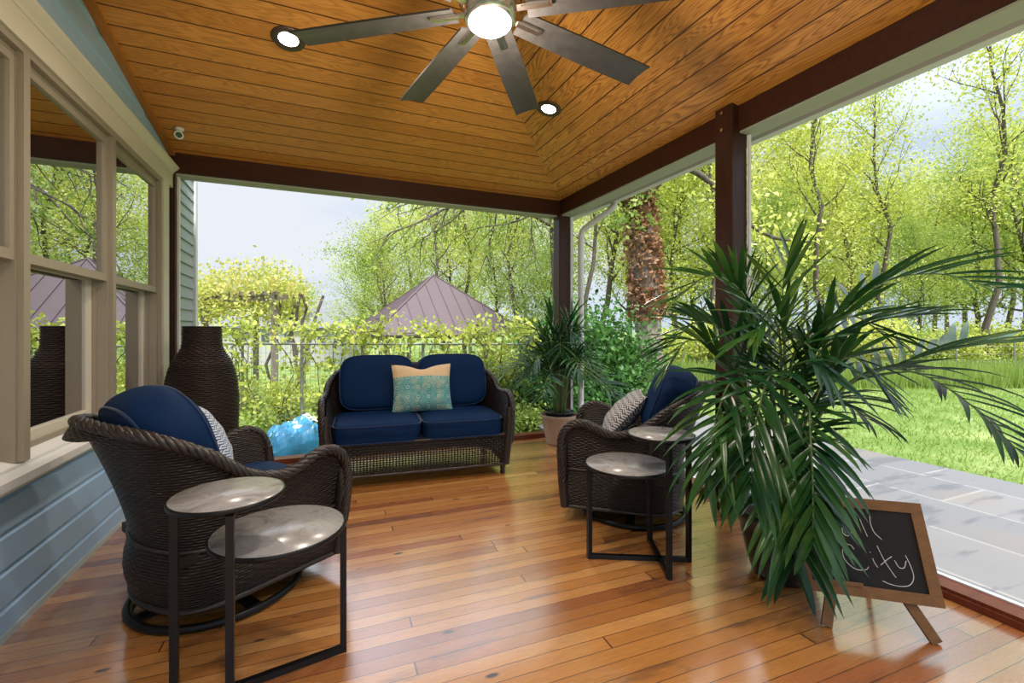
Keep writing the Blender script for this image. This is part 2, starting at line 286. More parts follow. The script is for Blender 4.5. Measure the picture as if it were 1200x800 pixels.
# ------------------------------------------------------------------ mesh helpers
class MB:
    def __init__(s): s.v = []; s.f = []; s.uv = {}; s.smooth = set()
    def add(s, vs, fs, smooth=False, uvs=None):
        b = len(s.v); s.v += [tuple(p) for p in vs]
        for k, f in enumerate(fs):
            if smooth: s.smooth.add(len(s.f))
            if uvs: s.uv[len(s.f)] = uvs[k]
            s.f.append([b+i for i in f])
        return s
    def box(s, x0, x1, y0, y1, z0, z1):
        v = [(x, y, z) for z in (z0, z1) for y in (y0, y1) for x in (x0, x1)]
        return s.add(v, [(0, 2, 3, 1), (4, 5, 7, 6), (0, 1, 5, 4), (2, 6, 7, 3), (0, 4, 6, 2), (1, 3, 7, 5)])
    def bar(s, p, q, w, h, up=(0, 0, 1)):
        p = Vector(p); q = Vector(q); d = (q-p).normalized(); u = Vector(up)
        if abs(d.dot(u)) > .98: u = Vector((1, 0, 0))
        a = d.cross(u).normalized(); c = a.cross(d).normalized()
        v = [e+a*i*w/2+c*j*h/2 for e in (p, q) for j in (-1, 1) for i in (-1, 1)]
        return s.add(v, [(0, 1, 3, 2), (4, 6, 7, 5), (0, 4, 5, 1), (2, 3, 7, 6), (0, 2, 6, 4), (1, 5, 7, 3)])
    def tube(s, pts, r, n=8, cap=True, closed=False):
        pts = [Vector(p) for p in pts]; m = len(pts)
        if not hasattr(r, '__len__'): r = [r]*m
        T = []
        for i in range(m):
            a = pts[(i-1) % m] if (closed or i > 0) else pts[i]; b = pts[(i+1) % m] if (closed or i < m-1) else pts[i]
            t = (b-a); T.append(t.normalized() if t.length > 1e-9 else Vector((0, 0, 1)))
        ref = Vector((0, 0, 1)) if abs(T[0].z) < .9 else Vector((1, 0, 0))
        N = (ref-T[0]*ref.dot(T[0])).normalized(); vs = []
        for i in range(m):
            N = (N-T[i]*N.dot(T[i])); N = N.normalized() if N.length > 1e-6 else Vector((1, 0, 0)); B = T[i].cross(N)
            for k in range(n):
                a = 2*PI*k/n; vs.append(pts[i]+(N*math.cos(a)+B*math.sin(a))*r[i])
        fs = []
        for i in range(m if closed else m-1):
            j = (i+1) % m
            for k in range(n): fs.append((i*n+k, i*n+(k+1) % n, j*n+(k+1) % n, j*n+k))
        s.add(vs, fs, True)
        if cap and not closed: s.add(vs[:n], [tuple(range(n-1, -1, -1))]); s.add(vs[-n:], [tuple(range(n))])
        return s
    def lathe(s, prof, cx=0, cy=0, z=0, n=40, uvm=False):
        vs = [(cx+r*math.cos(2*PI*k/n), cy+r*math.sin(2*PI*k/n), z+h) for (r, h) in prof for k in range(n)]
        fs = []; uvs = []; L = 0
        for i in range(len(prof)-1):
            L2 = L+math.hypot(prof[i+1][0]-prof[i][0], prof[i+1][1]-prof[i][1]); rr = max(p[0] for p in prof)
            for k in range(n):
                fs.append((i*n+k, i*n+(k+1) % n, (i+1)*n+(k+1) % n, (i+1)*n+k))
                u0 = 2*PI*rr*k/n; u1 = 2*PI*rr*(k+1)/n; uvs.append([(u0, L), (u1, L), (u1, L2), (u0, L2)])
            L = L2
        s.add(vs, fs, True, uvs)
        return s
    def prism(s, poly, y0, y1, axis='y'):
        n = len(poly)
        def P(a, b, t): return (a, t, b) if axis == 'y' else ((t, a, b) if axis == 'x' else (a, b, t))
        v = [P(a, b, t) for t in (y0, y1) for a, b in poly]
        return s.add(v, [tuple(range(n)), tuple(range(2*n-1, n-1, -1))]+[(i, i+n, (i+1) % n+n, (i+1) % n) for i in range(n)])
    def grid(s, P, smooth=True, uoff=0.0):
        n, m = len(P), len(P[0]); vs = [p for row in P for p in row]; fs = []; uvs = []
        U = [[0.0]*m for _ in range(n)]; V = [[0.0]*m for _ in range(n)]
        mid = m//2
        for i in range(n):
            for j in range(m):
                if i: U[i][j] = U[i-1][j]+(Vector(P[i][mid])-Vector(P[i-1][mid])).length
                if j: V[i][j] = V[i][j-1]+(Vector(P[i][j])-Vector(P[i][j-1])).length
        for i in range(n-1):
            for j in range(m-1):
                fs.append((i*m+j, (i+1)*m+j, (i+1)*m+j+1, i*m+j+1))
                uvs.append([(U[a][b]+uoff, V[a][b]) for a, b in ((i, j), (i+1, j), (i+1, j+1), (i, j+1))])
        return s.add(vs, fs, smooth, uvs)
    def build(s, name, mat, parent=None, xf=None):
        me = bpy.data.meshes.new(name); vs = s.v
        if xf is not None: vs = [xf @ Vector(p) for p in vs]
        me.from_pydata([tuple(p) for p in vs], [], s.f)
        if s.uv:
            ul = me.uv_layers.new(name='UVMap')
            for fi, poly in enumerate(me.polygons):
                u = s.uv.get(fi)
                if u:
                    for k, li in enumerate(poly.loop_indices): ul.data[li].uv = u[k]
        if s.smooth:
            for i in s.smooth: me.polygons[i].use_smooth = True
        me.materials.append(mat); me.update()
        o = bpy.data.objects.new(name, me); C.objects.link(o)
        if parent: o.parent = parent
        return o

def fast_mesh(name, verts, quads, mat, parent=None, smooth=False):
    verts = np.asarray(verts, dtype=np.float32); quads = np.asarray(quads, dtype=np.int32); nf = len(quads)
    me = bpy.data.meshes.new(name); me.vertices.add(len(verts)); me.vertices.foreach_set('co', verts.ravel())
    me.loops.add(nf*4); me.loops.foreach_set('vertex_index', quads.ravel())
    me.polygons.add(nf); me.polygons.foreach_set('loop_start', np.arange(0, nf*4, 4, dtype=np.int32)); me.polygons.foreach_set('loop_total', np.full(nf, 4, dtype=np.int32))
    me.update(calc_edges=True); me.materials.append(mat)
    o = bpy.data.objects.new(name, me); C.objects.link(o)
    if parent: o.parent = parent
    return o

def tag(o, label=None, cat=None, group=None, kind=None):
    if label: o['label'] = label
    if cat: o['category'] = cat
    if group: o['group'] = group
    if kind: o['kind'] = kind
    return o
def empty(name, loc=(0, 0, 0), rz=0.0, label=None, cat=None, group=None, kind=None):
    o = bpy.data.objects.new(name, None); C.objects.link(o); o.empty_display_size = .1
    o.location = loc; o.rotation_euler = (0, 0, rz); return tag(o, label, cat, group, kind)
def struct(o, label, cat): return tag(o, label, cat, kind='structure')
def copy_tree(o, parent=None):
    c = o.copy(); C.objects.link(c); c.parent = parent
    for ch in [x for x in o.children]: copy_tree(ch, c)
    return c
def crom(P, n=8):
    P = [Vector(p) for p in P]; P = [P[0]*2-P[1]]+P+[P[-1]*2-P[-2]]; out = []
    for i in range(1, len(P)-2):
        a, b, c, d = P[i-1], P[i], P[i+1], P[i+2]
        for k in range(n):
            t = k/n; out.append(.5*((2*b)+(c-a)*t+(2*a-5*b+4*c-d)*t*t+(3*b-a-3*c+d)*t**3))
    out.append(P[-2]); return out
def braid(mb, path, R, r, n=3, pitch=.09, sides=5):
    """n strands twisted round a path"""
    path = [Vector(p) for p in path]; L = [0.0]
    for i in range(1, len(path)): L.append(L[-1]+(path[i]-path[i-1]).length)
    mm = max(8, int(L[-1]/pitch*7)); pts = []
    j = 0
    for i in range(mm+1):
        t = L[-1]*i/mm
        while j < len(L)-2 and L[j+1] < t: j += 1
        f = (t-L[j])/max(1e-9, L[j+1]-L[j]); pts.append((path[j].lerp(path[j+1], f), t))
    T = [(pts[min(i+1, mm)][0]-pts[max(i-1, 0)][0]).normalized() for i in range(mm+1)]
    N = Vector((0, 0, 1)) if abs(T[0].z) < .9 else Vector((1, 0, 0)); fr = []
    for i in range(mm+1):
        N = (N-T[i]*N.dot(T[i])).normalized(); fr.append((N.copy(), T[i].cross(N)))
    for k in range(n):
        q = []
        for i in range(mm+1):
            a = 2*PI*(pts[i][1]/pitch+k/n); q.append(pts[i][0]+(fr[i][0]*math.cos(a)+fr[i][1]*math.sin(a))*R)
        mb.tube(q, r, sides)
    return mb
SY, CY = math.sin(math.radians(YAW)), math.cos(math.radians(YAW))
def spot(u, d):
    """plan position on the bearing u (0..1200 across the view) at depth d"""
    r = (u-600)/FPX*d; return (CY*r+SY*d, CY*d-SY*r)
def hz(v, d): return CAM_H-(v-386)/FPX*d

# ================================================================== THE PORCH
AX = -1.12          # face of the house wall
BX = 2.52; BY = 4.533; BZ0 = 2.494; BZ1 = 2.654; NY = -1.03
RF, RR = .187, .222; RIDGE_Y = 1.75; RZ = BZ1+RF*(BY-RIDGE_Y); RXP = BX-(RZ-BZ1)/RR
SX = 2.59; SYY = 4.54

m = MB(); m.box(AX-.02, SX+.02, NY-.1, SYY+.02, -.14, 0)
struct(m.build('floor', M['floor']), 'glossy orange pine board floor of the porch', 'floor')

# ceiling, three stained-board slopes
ov = .02
m = MB(); m.add([(AX, BY+ov, BZ1-RF*ov), (BX, BY, BZ1), (RXP, RIDGE_Y, RZ), (AX, RIDGE_Y, RZ)], [(0, 1, 2, 3)])
m.add([(AX, BY+ov, BZ1-RF*ov+.05), (BX, BY, BZ1+.05), (RXP, RIDGE_Y, RZ+.05), (AX, RIDGE_Y, RZ+.05)], [(3, 2, 1, 0)])
struct(m.build('ceiling', M['ceil_far']), 'stained pine board slope of the vaulted ceiling above the far opening', 'ceiling')
m = MB(); m.add([(BX, BY, BZ1), (BX, NY, BZ1), (RXP, RIDGE_Y, RZ)], [(0, 1, 2)]); m.add([(BX, BY, BZ1+.05), (BX, NY, BZ1+.05), (RXP, RIDGE_Y, RZ+.05)], [(2, 1, 0)])
struct(m.build('ceiling', M['ceil_side']), 'stained pine board slope of the vaulted ceiling above the lawn side', 'ceiling')
m = MB(); m.add([(AX, NY, BZ1), (BX, NY, BZ1), (RXP, RIDGE_Y, RZ), (AX, RIDGE_Y, RZ)], [(3, 2, 1, 0)])
struct(m.build('ceiling', M['ceil_far']), 'stained pine board slope of the vaulted ceiling behind the fan', 'ceiling')
# roof skin above
m = MB(); z = .16
m.add([(AX, 4.95, BZ1+.06), (2.95, 4.95, BZ1+.06), (RXP, RIDGE_Y, RZ+z), (AX, RIDGE_Y, RZ+z), (2.95, NY-.4, BZ1+.06), (AX, NY-.4, BZ1+.06)], [(0, 1, 2, 3), (1, 4, 2), (4, 5, 3, 2)])
struct(m.build('roof', M['roof']), 'shingled porch roof above the vaulted ceiling', 'roof')
# ceiling edge strip along the house wall
m = MB()
a = Vector((AX+.022, BY, BZ1-.014)); b_ = Vector((AX+.022, RIDGE_Y, RZ-.014)); m.bar(a, b_, .045, .03); m.bar(b_, (AX+.022, NY, BZ1-.014), .045, .03)
struct(m.build('trim_1', M['trimwood']), 'orange wood strip where the sloped ceiling meets the house wall', 'trim')

# beams
def beam(p, q, nm, lab):
    m = MB(); m.box(*p, *q) if False else m.box(p[0], q[0], p[1], q[1], p[2], q[2]); return struct(m.build(nm, M['beam']), lab, 'beam')
beam((AX, BY, BZ0), (BX+.13, BY+.13, BZ1), 'beam', 'dark stained beam across the top of the far opening')
beam((BX, NY-.1, BZ0), (BX+.13, BY, BZ1), 'beam', 'dark stained beam over the lawn-side opening')
beam((AX, NY-.13, BZ0), (BX, NY, BZ1), 'beam', 'dark stained beam behind the camera')
# soffit boards, fascia, gutter
m = MB(); m.box(AX, BX+.16, BY+.03, BY+.15, BZ0-.018, BZ0-.001); struct(m.build('trim_2', M['soffit']), 'pale board under the far beam', 'trim')
m = MB(); m.box(BX+.012, BX+.15, NY-.1, BY+.03, BZ0-.014, BZ0-.001); struct(m.build('trim_3', M['soffit']), 'pale green board under the lawn-side beam', 'trim')
m = MB(); m.box(BX+.15, 2.84, NY-.4, 4.95, BZ1+.0, BZ1+.02); m.box(AX, BX+.15, BY+.15, 4.95, BZ1, BZ1+.02); struct(m.build('trim_4', M['white']), 'white eave soffit outside the beams', 'trim')
g = empty('gutter', (2.84, 2, BZ0+.05), label='white roof gutter along the eave on the lawn side', cat='gutter')
m = MB(); m.prism([(0, .14), (0, .03), (.02, 0), (.085, 0), (.12, .06), (.12, .14), (.105, .14), (.105, .065), (.08, .015), (.03, .015), (.012, .04), (.012, .14)], -3.4, 2.95)
m.build('trough', M['gutter'], g)
m = MB(); m.tube(crom([(.05, 2.02, .03), (.05, 2.03, -.03), (.03, 2.10, -.08), (-.08, 2.34, -.20), (-.115, 2.40, -.27), (-.12, 2.41, -.42)], 6)+[Vector((-.12, 2.41, -2.5))], .033, 10)
m.build('downspout', M['gutter'], g)

# posts
def post(x0, x1, y0, y1, z1, lab, base=True):
    p = empty('post', ((x0+x1)/2, (y0+y1)/2, 0), label=lab, cat='post'); hx, hy = (x1-x0)/2, (y1-y0)/2
    p['kind'] = 'structure'
    c = .006; q = [(-hx+c, -hy), (hx-c, -hy), (hx, -hy+c), (hx, hy-c), (hx-c, hy), (-hx+c, hy), (-hx, hy-c), (-hx, -hy+c)]
    m = MB(); m.prism(q, 0, z1, 'z'); m.build('shaft', M['post'], p)
    return p
p1 = post(2.462, 2.60, 2.155, 2.295, BZ1+.012, 'dark stained square porch post behind the big palm')
for z in (BZ0+.02, BZ1-.03):
    m = MB(); m.tube([(-.075, 0, z), (-.085, 0, z)], .012, 6); m.build('bolt_head', M['nickel'], p1)
p2 = post(2.50, 2.64, 4.51, 4.65, BZ0, 'dark stained square porch post in the far right corner')
post(2.462, 2.60, -1.16, -1.02, BZ0, 'dark stained square porch post behind the camera')
m = MB(); m.box(AX+.0, AX+.045, BY+.005, BY+.09, .06, BZ0); struct(m.build('post', M['post']), 'thin dark half post against the house wall at the far opening', 'post')
# screen tracks
m = MB(); m.box(AX+.046, AX+.062, BY+.05, BY+.085, .06, BZ0-.02); struct(m.build('trim_5', M['white']), 'white screen track by the house wall', 'trim')
m = MB(); m.box(2.595, 2.612, 2.135, 2.153, .07, BZ0-.02); struct(m.build('trim_6', M['white']), 'white screen track on the big-palm post', 'trim')
m = MB(); m.box(2.642, 2.672, 4.50, 4.53, .06, BZ0-.02); struct(m.build('trim_7', M['white']), 'white screen track on the corner post', 'trim')
# sills
m = MB(); m.box(SX, SX+.10, NY-.1, SYY+.12, -.1, .045); m.box(SX-.012, SX, NY, SYY, 0, .03)
struct(m.build('trim_8', M['sill']), 'red brown sill board along the lawn side', 'trim')
m = MB(); m.box(SX+.10, SX+.125, NY-.1, SYY+.1, -.1, .052); struct(m.build('trim_9', M['white']), 'white screen track along the lawn-side sill', 'trim')
m = MB(); m.box(AX+.05, SX, SYY, SYY+.12, -.1, .045); struct(m.build('trim_10', M['sill']), 'red brown sill board under the far opening', 'trim')

# ---- house wall: grooved boards
def groove_profile(z0, z1, first, pitch=.145, depth=.012, gw=.015):
    pts = [(AX, z0)]; z = first
    while z < z1-.02:
        if z > z0+.02: pts += [(AX, z-gw), (AX-depth, z-gw*.35), (AX-depth, z), (AX, z+gw)]
        z += pitch
    return pts+[(AX, z1), (AX-.14, z1), (AX-.14, z0)]
def wallpiece(y0, y1, z0, z1, name, lab):
    m = MB(); m.prism(groove_profile(z0, z1, .11), y0, y1); return struct(m.build(name, M['siding']), lab, 'wall')
WY0, WY1 = -.16, 4.30
wallpiece(NY-.4, 4.62, -.1, .60, 'wall_left', 'blue grey painted board wall under the windows')
wallpiece(NY-.4, 4.62, 2.36, 3.4, 'wall_left', 'grey green painted board wall above the windows')
m = MB(); m.box(AX-.14, AX, WY1, 4.62, .60, 2.36); m.box(AX-.14, AX, NY-.4, WY0, .60, 2.36); struct(m.build('wall_left', M['siding']), 'narrow wall piers at the ends of the window row', 'wall')
# lap siding outside, beyond the opening
prof = [(AX, -.4)]; z = -.4
while z < 2.7: prof += [(AX+.016, z), (AX+.002, z+.105)]; z += .105
prof += [(AX-.14, z), (AX-.14, -.4)]
m = MB(); m.prism(prof, 4.62, 5.30); struct(m.build('wall_outside', M['lap']), 'grey lap siding of the house just outside the far opening', 'wall')
m = MB(); m.box(AX-.14, AX+.03, 5.30, 5.38, -.4, 2.7); struct(m.build('trim_11', M['white']), 'white corner board at the end of the house siding', 'trim')
# baseboard
m = MB(); m.prism([(AX, 0), (AX+.016, 0), (AX+.008, .018), (AX, .02)], NY, BY); struct(m.build('baseboard_left', M['lap']), 'thin strip at the foot of the house wall', 'baseboard')
# casing: header with cap, end casing, sill
m = MB(); m.box(AX, AX+.030, NY, BY, 2.36, 2.475); m.prism([(AX, 2.475), (AX+.034, 2.475), (AX+.040, 2.49), (AX+.070, 2.515), (AX+.075, 2.53), (AX, 2.53)], NY, BY)
struct(m.build('trim_12', M['cream']), 'cream header board with moulded cap above the windows', 'trim')
m = MB(); m.box(AX, AX+.03, 4.30, 4.43, .60, 2.36); struct(m.build('trim_13', M['cream']), 'cream side casing at the far end of the window row', 'trim')
m = MB(); m.prism([(AX-.10, .60), (AX-.10, .69), (AX, .655), (AX+.012, .655), (AX+.012, .642), (AX+.062, .632), (AX+.062, .598), (AX+.03, .598), (AX+.03, .57), (AX, .57)], NY, 4.45)
struct(m.build('trim_14', M['white']), 'pale sloped window sill running under all the windows', 'trim')

# windows
def window(i, yc, lab):
    W = .885; e = empty('window_%d' % i, (AX, yc, .66), kind='structure', label=lab, cat='window')
    H = 2.36-.66; h = W/2
    m = MB()    # stepped frame
    for s in (-1, 1):
        m.box(-.012, .018, s*h-.0225 if s > 0 else s*h-.0005, s*h+.0005 if s > 0 else s*h+.0225, 0, H)
        a, b = sorted((s*(h-.0225), s*(h-.034))); m.box(-.0545, -.004, a, b, 0, H-.055)
        a, b = sorted((s*(h-.0005), s*(h-.042))); m.box(-.135, -.055, a, b, 0, H)
    m.box(-.0118, .0178, -h+.0235, h-.0235, H-.03, H-.0005); m.box(-.0548, -.0118, -h+.0005, h-.0005, H-.055, H-.0007); m.box(-.134, -.0555, -h+.001, h-.001, H-.065, H-.001); m.box(-.134, -.0555, -h+.001, h-.001, 0, .04)
    m.build('frame', M['tan'], e)
    def sash(nm, xo, z0, z1, bot, top, st):
        y0, y1 = -h+.034 if nm == 'upper_sash' else -h+.042, h-.034 if nm == 'upper_sash' else h-.042
        m = MB(); x0, x1 = xo-.03, xo
        m.box(x0, x1, y0, y0+st, z0, z1); m.box(x0, x1, y1-st, y1, z0, z1); m.box(x0, x1+.004, y0+st, y1-st, z0, z0+bot); m.box(x0, x1, y0+st, y1-st, z1-top, z1)
        o = m.build(nm, M['tan'] if nm == 'upper_sash' else M['cream'], e)
        g = MB(); g.box(xo-.019, xo-.015, y0+st-.002, y1-st+.002, z0+bot-.002, z1-top+.002); g.build('pane', M['glass'], o)
    zm = 1.50-.66
    sash('upper_sash', -.006, zm-.02, H-.055, .042, .03, .030)
    sash('lower_sash', -.075, .02, zm+.015, .065, .035, .034)
    return e
WL = ['double-hung window nearest the far opening', 'double-hung window with the round reflection of the metal roof, second from the far opening', 'double-hung window at the left picture edge, only its tan side frame in view', 'double-hung window beside the camera', 'double-hung window behind the camera']
for i in range(5): window(i+1, 3.845-.885*i, WL[i])
# dim room behind the glass
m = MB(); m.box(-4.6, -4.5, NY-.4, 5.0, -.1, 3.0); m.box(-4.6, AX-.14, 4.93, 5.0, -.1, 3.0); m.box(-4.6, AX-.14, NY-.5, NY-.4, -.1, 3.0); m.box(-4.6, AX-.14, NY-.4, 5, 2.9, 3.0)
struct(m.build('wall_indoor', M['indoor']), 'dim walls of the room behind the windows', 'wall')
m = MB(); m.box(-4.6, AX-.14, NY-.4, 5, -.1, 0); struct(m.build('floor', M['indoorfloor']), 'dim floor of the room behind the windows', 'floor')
t = empty('console_table', (-1.62, 3.55, 0), label='dark console table just inside the window', cat='table')
m = MB(); m.box(-.2, .2, -.5, .5, .56, .60); m.build('table_top', M['beam'], t)
for sx in (-1, 1):
    for sy in (-1, 1):
        m = MB(); m.box(sx*.17-.02, sx*.17+.02, sy*.46-.02, sy*.46+.02, 0, .56); m.build('leg', M['beam'], t)
t = empty('green_planter', (-1.62, 3.42, .60), label='sage green tapered planter standing inside the window', cat='planter')
m = MB(); m.lathe([(0, 0), (.11, 0), (.16, .34), (.165, .36), (.145, .36), (.14, .30), (0, .30)], n=32); m.build('pot', M['greenpot'], t)

# ================================================================== LIGHTS OF THE PORCH
def light(name, typ, loc, e, col=(1, .88, .74), parent=None, size=.1, rot=None, spot_=None):
    l = bpy.data.lights.new(name, typ); l.energy = e; l.color = col
    if typ == 'POINT': l.shadow_soft_size = size
    if typ == 'SPOT': l.shadow_soft_size = size; l.spot_size = spot_; l.spot_blend = .6
    o = bpy.data.objects.new(name, l); C.objects.link(o); o.location = loc
    if rot: o.rotation_euler = rot
    if parent: o.parent = parent
    return o
def downlight(x, y, z, sx, sy, lab, grp=None):
    t = empty('recessed_light', (x, y, z), label=lab, cat='ceiling light', group=grp)
    t.rotation_euler = Vector((sx, sy, 1)).to_track_quat('Z', 'Y').to_euler()
    m = MB(); m.lathe([(.054, -.004), (.064, -.009), (.090, -.010), (.095, -.002), (.095, .004)], n=36); m.build('trim_ring', M['bronze'], t)
    m = MB(); m.lathe([(0, -.004), (.03, -.006), (.056, -.0045)], n=36); m.build('lens', M['can'], t)
    light('downlight_beam', 'SPOT', (0, 0, -.03), CAN_W, parent=t, size=.06, spot_=math.radians(130))
downlight(-.159, 3.028, BZ1+RF*(BY-3.028)-.002, 0, RF, 'lit recessed ceiling light beside the tip of the longest left fan blade')
downlight(1.597, 3.044, BZ1+RR*(BX-1.597)-.002, RR, 0, 'lit recessed ceiling light near the hip of the ceiling, above the potted palm')
downlight(-.159, .46, BZ1+RF*(.46-NY)-.002, 0, -RF, 'added recessed ceiling light behind the camera near the windows')  # unseen fitting, added to raise the light inside the porch
downlight(1.597, .46, BZ1+RR*(BX-1.597)-.002, RR, 0, 'added recessed ceiling light behind the camera near the lawn side')  # second unseen fitting, also added to brighten the interior
# security camera
t = empty('security_camera', (-.962, 4.163, BZ1+RF*(BY-4.163)-.002), label='small white security camera on the ceiling above the far beam', cat='camera')
m = MB(); m.lathe([(0, 0), (.030, 0), (.032, -.012), (.02, -.02), (0, -.02)], n=24); m.tube([(0, 0, -.01), (.0, -.015, -.055)], .009, 8); m.build('mount', M['white'], t)
m = MB(); m.tube([(0, .0, -.055), (.012, -.06, -.072)], .029, 20); m.build('housing', M['white'], t)
m = MB(); m.tube([(.012, -.060, -.072), (.0135, -.066, -.0735)], .021, 20); m.build('lens', M['lens'], t)

# ceiling fan
FX, FY = .646, 1.746; FZ = 2.50
fan = empty('ceiling_fan', (FX, FY, FZ), label='eight-bladed dark ceiling fan with a bright round light', cat='ceiling fan')
ctop = BZ1+RR*(BX-FX)-FZ
m = MB(); m.tube([(0, 0, .16), (0, 0, ctop-.02)], .016, 12); m.build('downrod', M['nickel'], fan)
m = MB(); m.lathe([(0, ctop-.10), (.03, ctop-.10), (.07, ctop-.04), (.075, ctop+.03), (0, ctop+.03)], n=32); m.build('canopy', M['nickel'], fan)
m = MB(); m.lathe([(0, .17), (.04, .17), (.06, .14), (.105, .11), (.125, .06), (.125, .02), (.11, .0), (.104, -.015), (.104, -.04), (.098, -.048), (.088, -.05)], n=48)
for k in range(8):
    a = 2*PI*k/8+.5; m.bar((.127*math.cos(a), .127*math.sin(a), .03), (.127*math.cos(a), .127*math.sin(a), .085), .03, .004)
m.build('motor_housing', M['nickel'], fan)
m = MB(); m.lathe([(.088, -.046), (.087, -.058), (.07, -.072), (.04, -.080), (0, -.083)], n=40); m.build('light_diffuser', M['lamp'], fan)
light('fan_lamp', 'POINT', (0, 0, -.20), FAN_W, parent=fan, size=.09)
for k in range(8):
    a = math.radians(10+45*k); R = Matrix.Rotation(a, 4, 'Z') @ Matrix.Rotation(math.radians(-11), 4, 'X')
    P = []; n = 14
    for i in range(n+1):
        t_ = i/n; x = .15+.735*t_; wv = .058+.012*math.sin(PI*min(1, t_*1.2)*.5) if True else 0
        P.append([(x, -wv, .004-.006*0), (x, -wv*.5, .010), (x, 0, .012), (x, wv*.5, .010), (x, wv, .004)])
    m = MB(); m.grid(P); m.grid([[(p[0], p[1], p[2]-.008) for p in reversed(r)] for r in P])
    for i in range(n):
        for j in (0, 4):
            q = [P[i][j], P[i+1][j], (P[i+1][j][0], P[i+1][j][1], P[i+1][j][2]-.008), (P[i][j][0], P[i][j][1], P[i][j][2]-.008)]; m.add(q, [(0, 1, 2, 3)])
    for i in (0, n):
        q = P[i]+[(p[0], p[1], p[2]-.008) for p in reversed(P[i])]; m.add(q, [tuple(range(10))])
    bl = m.build('blade', M['blade'], fan, R)
    m = MB(); m.bar((.10, 0, -.004), (.255, 0, -.004), .030, .010); m.bar((.13, 0, -.011), (.24, 0, -.011), .018, .006); m.build('blade_bracket', M['nickel'], bl, R)

# ================================================================== WICKER FURNITURE
def pnorm_cushion(a, b, c, p=5.0, n=20, crown=.0, topround=0.0, seed=0, pz=None):
    """rounded box cushion, half sizes a b c; returns MB"""
    m = MB(); pz = pz or p
    def mp(x, y, z):
        s = (abs(x)**p+abs(y)**p+abs(z)**pz)**(-1/p); X, Y, Z = x*s, y*s, z*s
        if topround and Z > 0: f = 1-topround*Z**2.2*1.0; X_ = X*f if abs(X) > 0 else X; X = X_
        wv = mnoise.noise(Vector((X*1.6+seed*7, Y*1.6, Z*1.6)))*.018
        return ((X*a)*(1+wv), (Y*b)*(1+wv), Z*c*(1+wv)+(crown*(1-X*X)*(1-Y*Y) if Z > 0 else 0))
    for ax in range(3):
        for sg in (-1, 1):
            P = []
            for i in range(n+1):
                row = []
                for j in range(n+1):
                    u = math.tan((i/n*2-1)*PI/4); v = math.tan((j/n*2-1)*PI/4); q = [0, 0, 0]; q[ax] = sg; q[(ax+1) % 3] = u; q[(ax+2) % 3] = v*sg
                    row.append(mp(*q))
                P.append(row)
            m.grid(P)
    m.mp = mp; return m
def piping(mp, plane, level, r=.006, n=72, p=5.0):
    """cord round the cushion at a fixed level of one axis (plane 'z' or 'y')"""
    pts = []
    for k in range(n):
        a = 2*PI*k/n; cx, cy = math.cos(a), math.sin(a)
        s = (abs(cx)**p+abs(cy)**p)**(-1/p); cx *= s; cy *= s
        q = (cx, cy, level) if plane == 'z' else (cx, level, cy)
        x, y, z = mp(*q); pts.append(Vector((x, y, z))*1.004)
    m = MB(); m.tube(pts, r, 6, closed=True); return m
def pillow(w, h, t, n=22, seed=1, chop=0.0):
    m = MB()
    for sg in (-1, 1):
        P = []
        for i in range(n+1):
            row = []
            for j in range(n+1):
                u = -1+2*i/n; v = -1+2*j/n
                T = t*(max(0, 1-abs(u)**2.4)**.55)*(max(0, 1-abs(v)**2.4)**.55)
                x = w*u*(1-.07*(1-v*v)); z = h*v*(1-.07*(1-u*u)); z -= chop*h*math.exp(-(u/.35)**2)*max(0, v)**2
                T *= 1+.25*mnoise.noise(Vector((u*2+seed*5, v*2, sg)))
                row.append((x, sg*T, z))
            P.append(row if sg < 0 else row)
        m.grid(P)
    return m

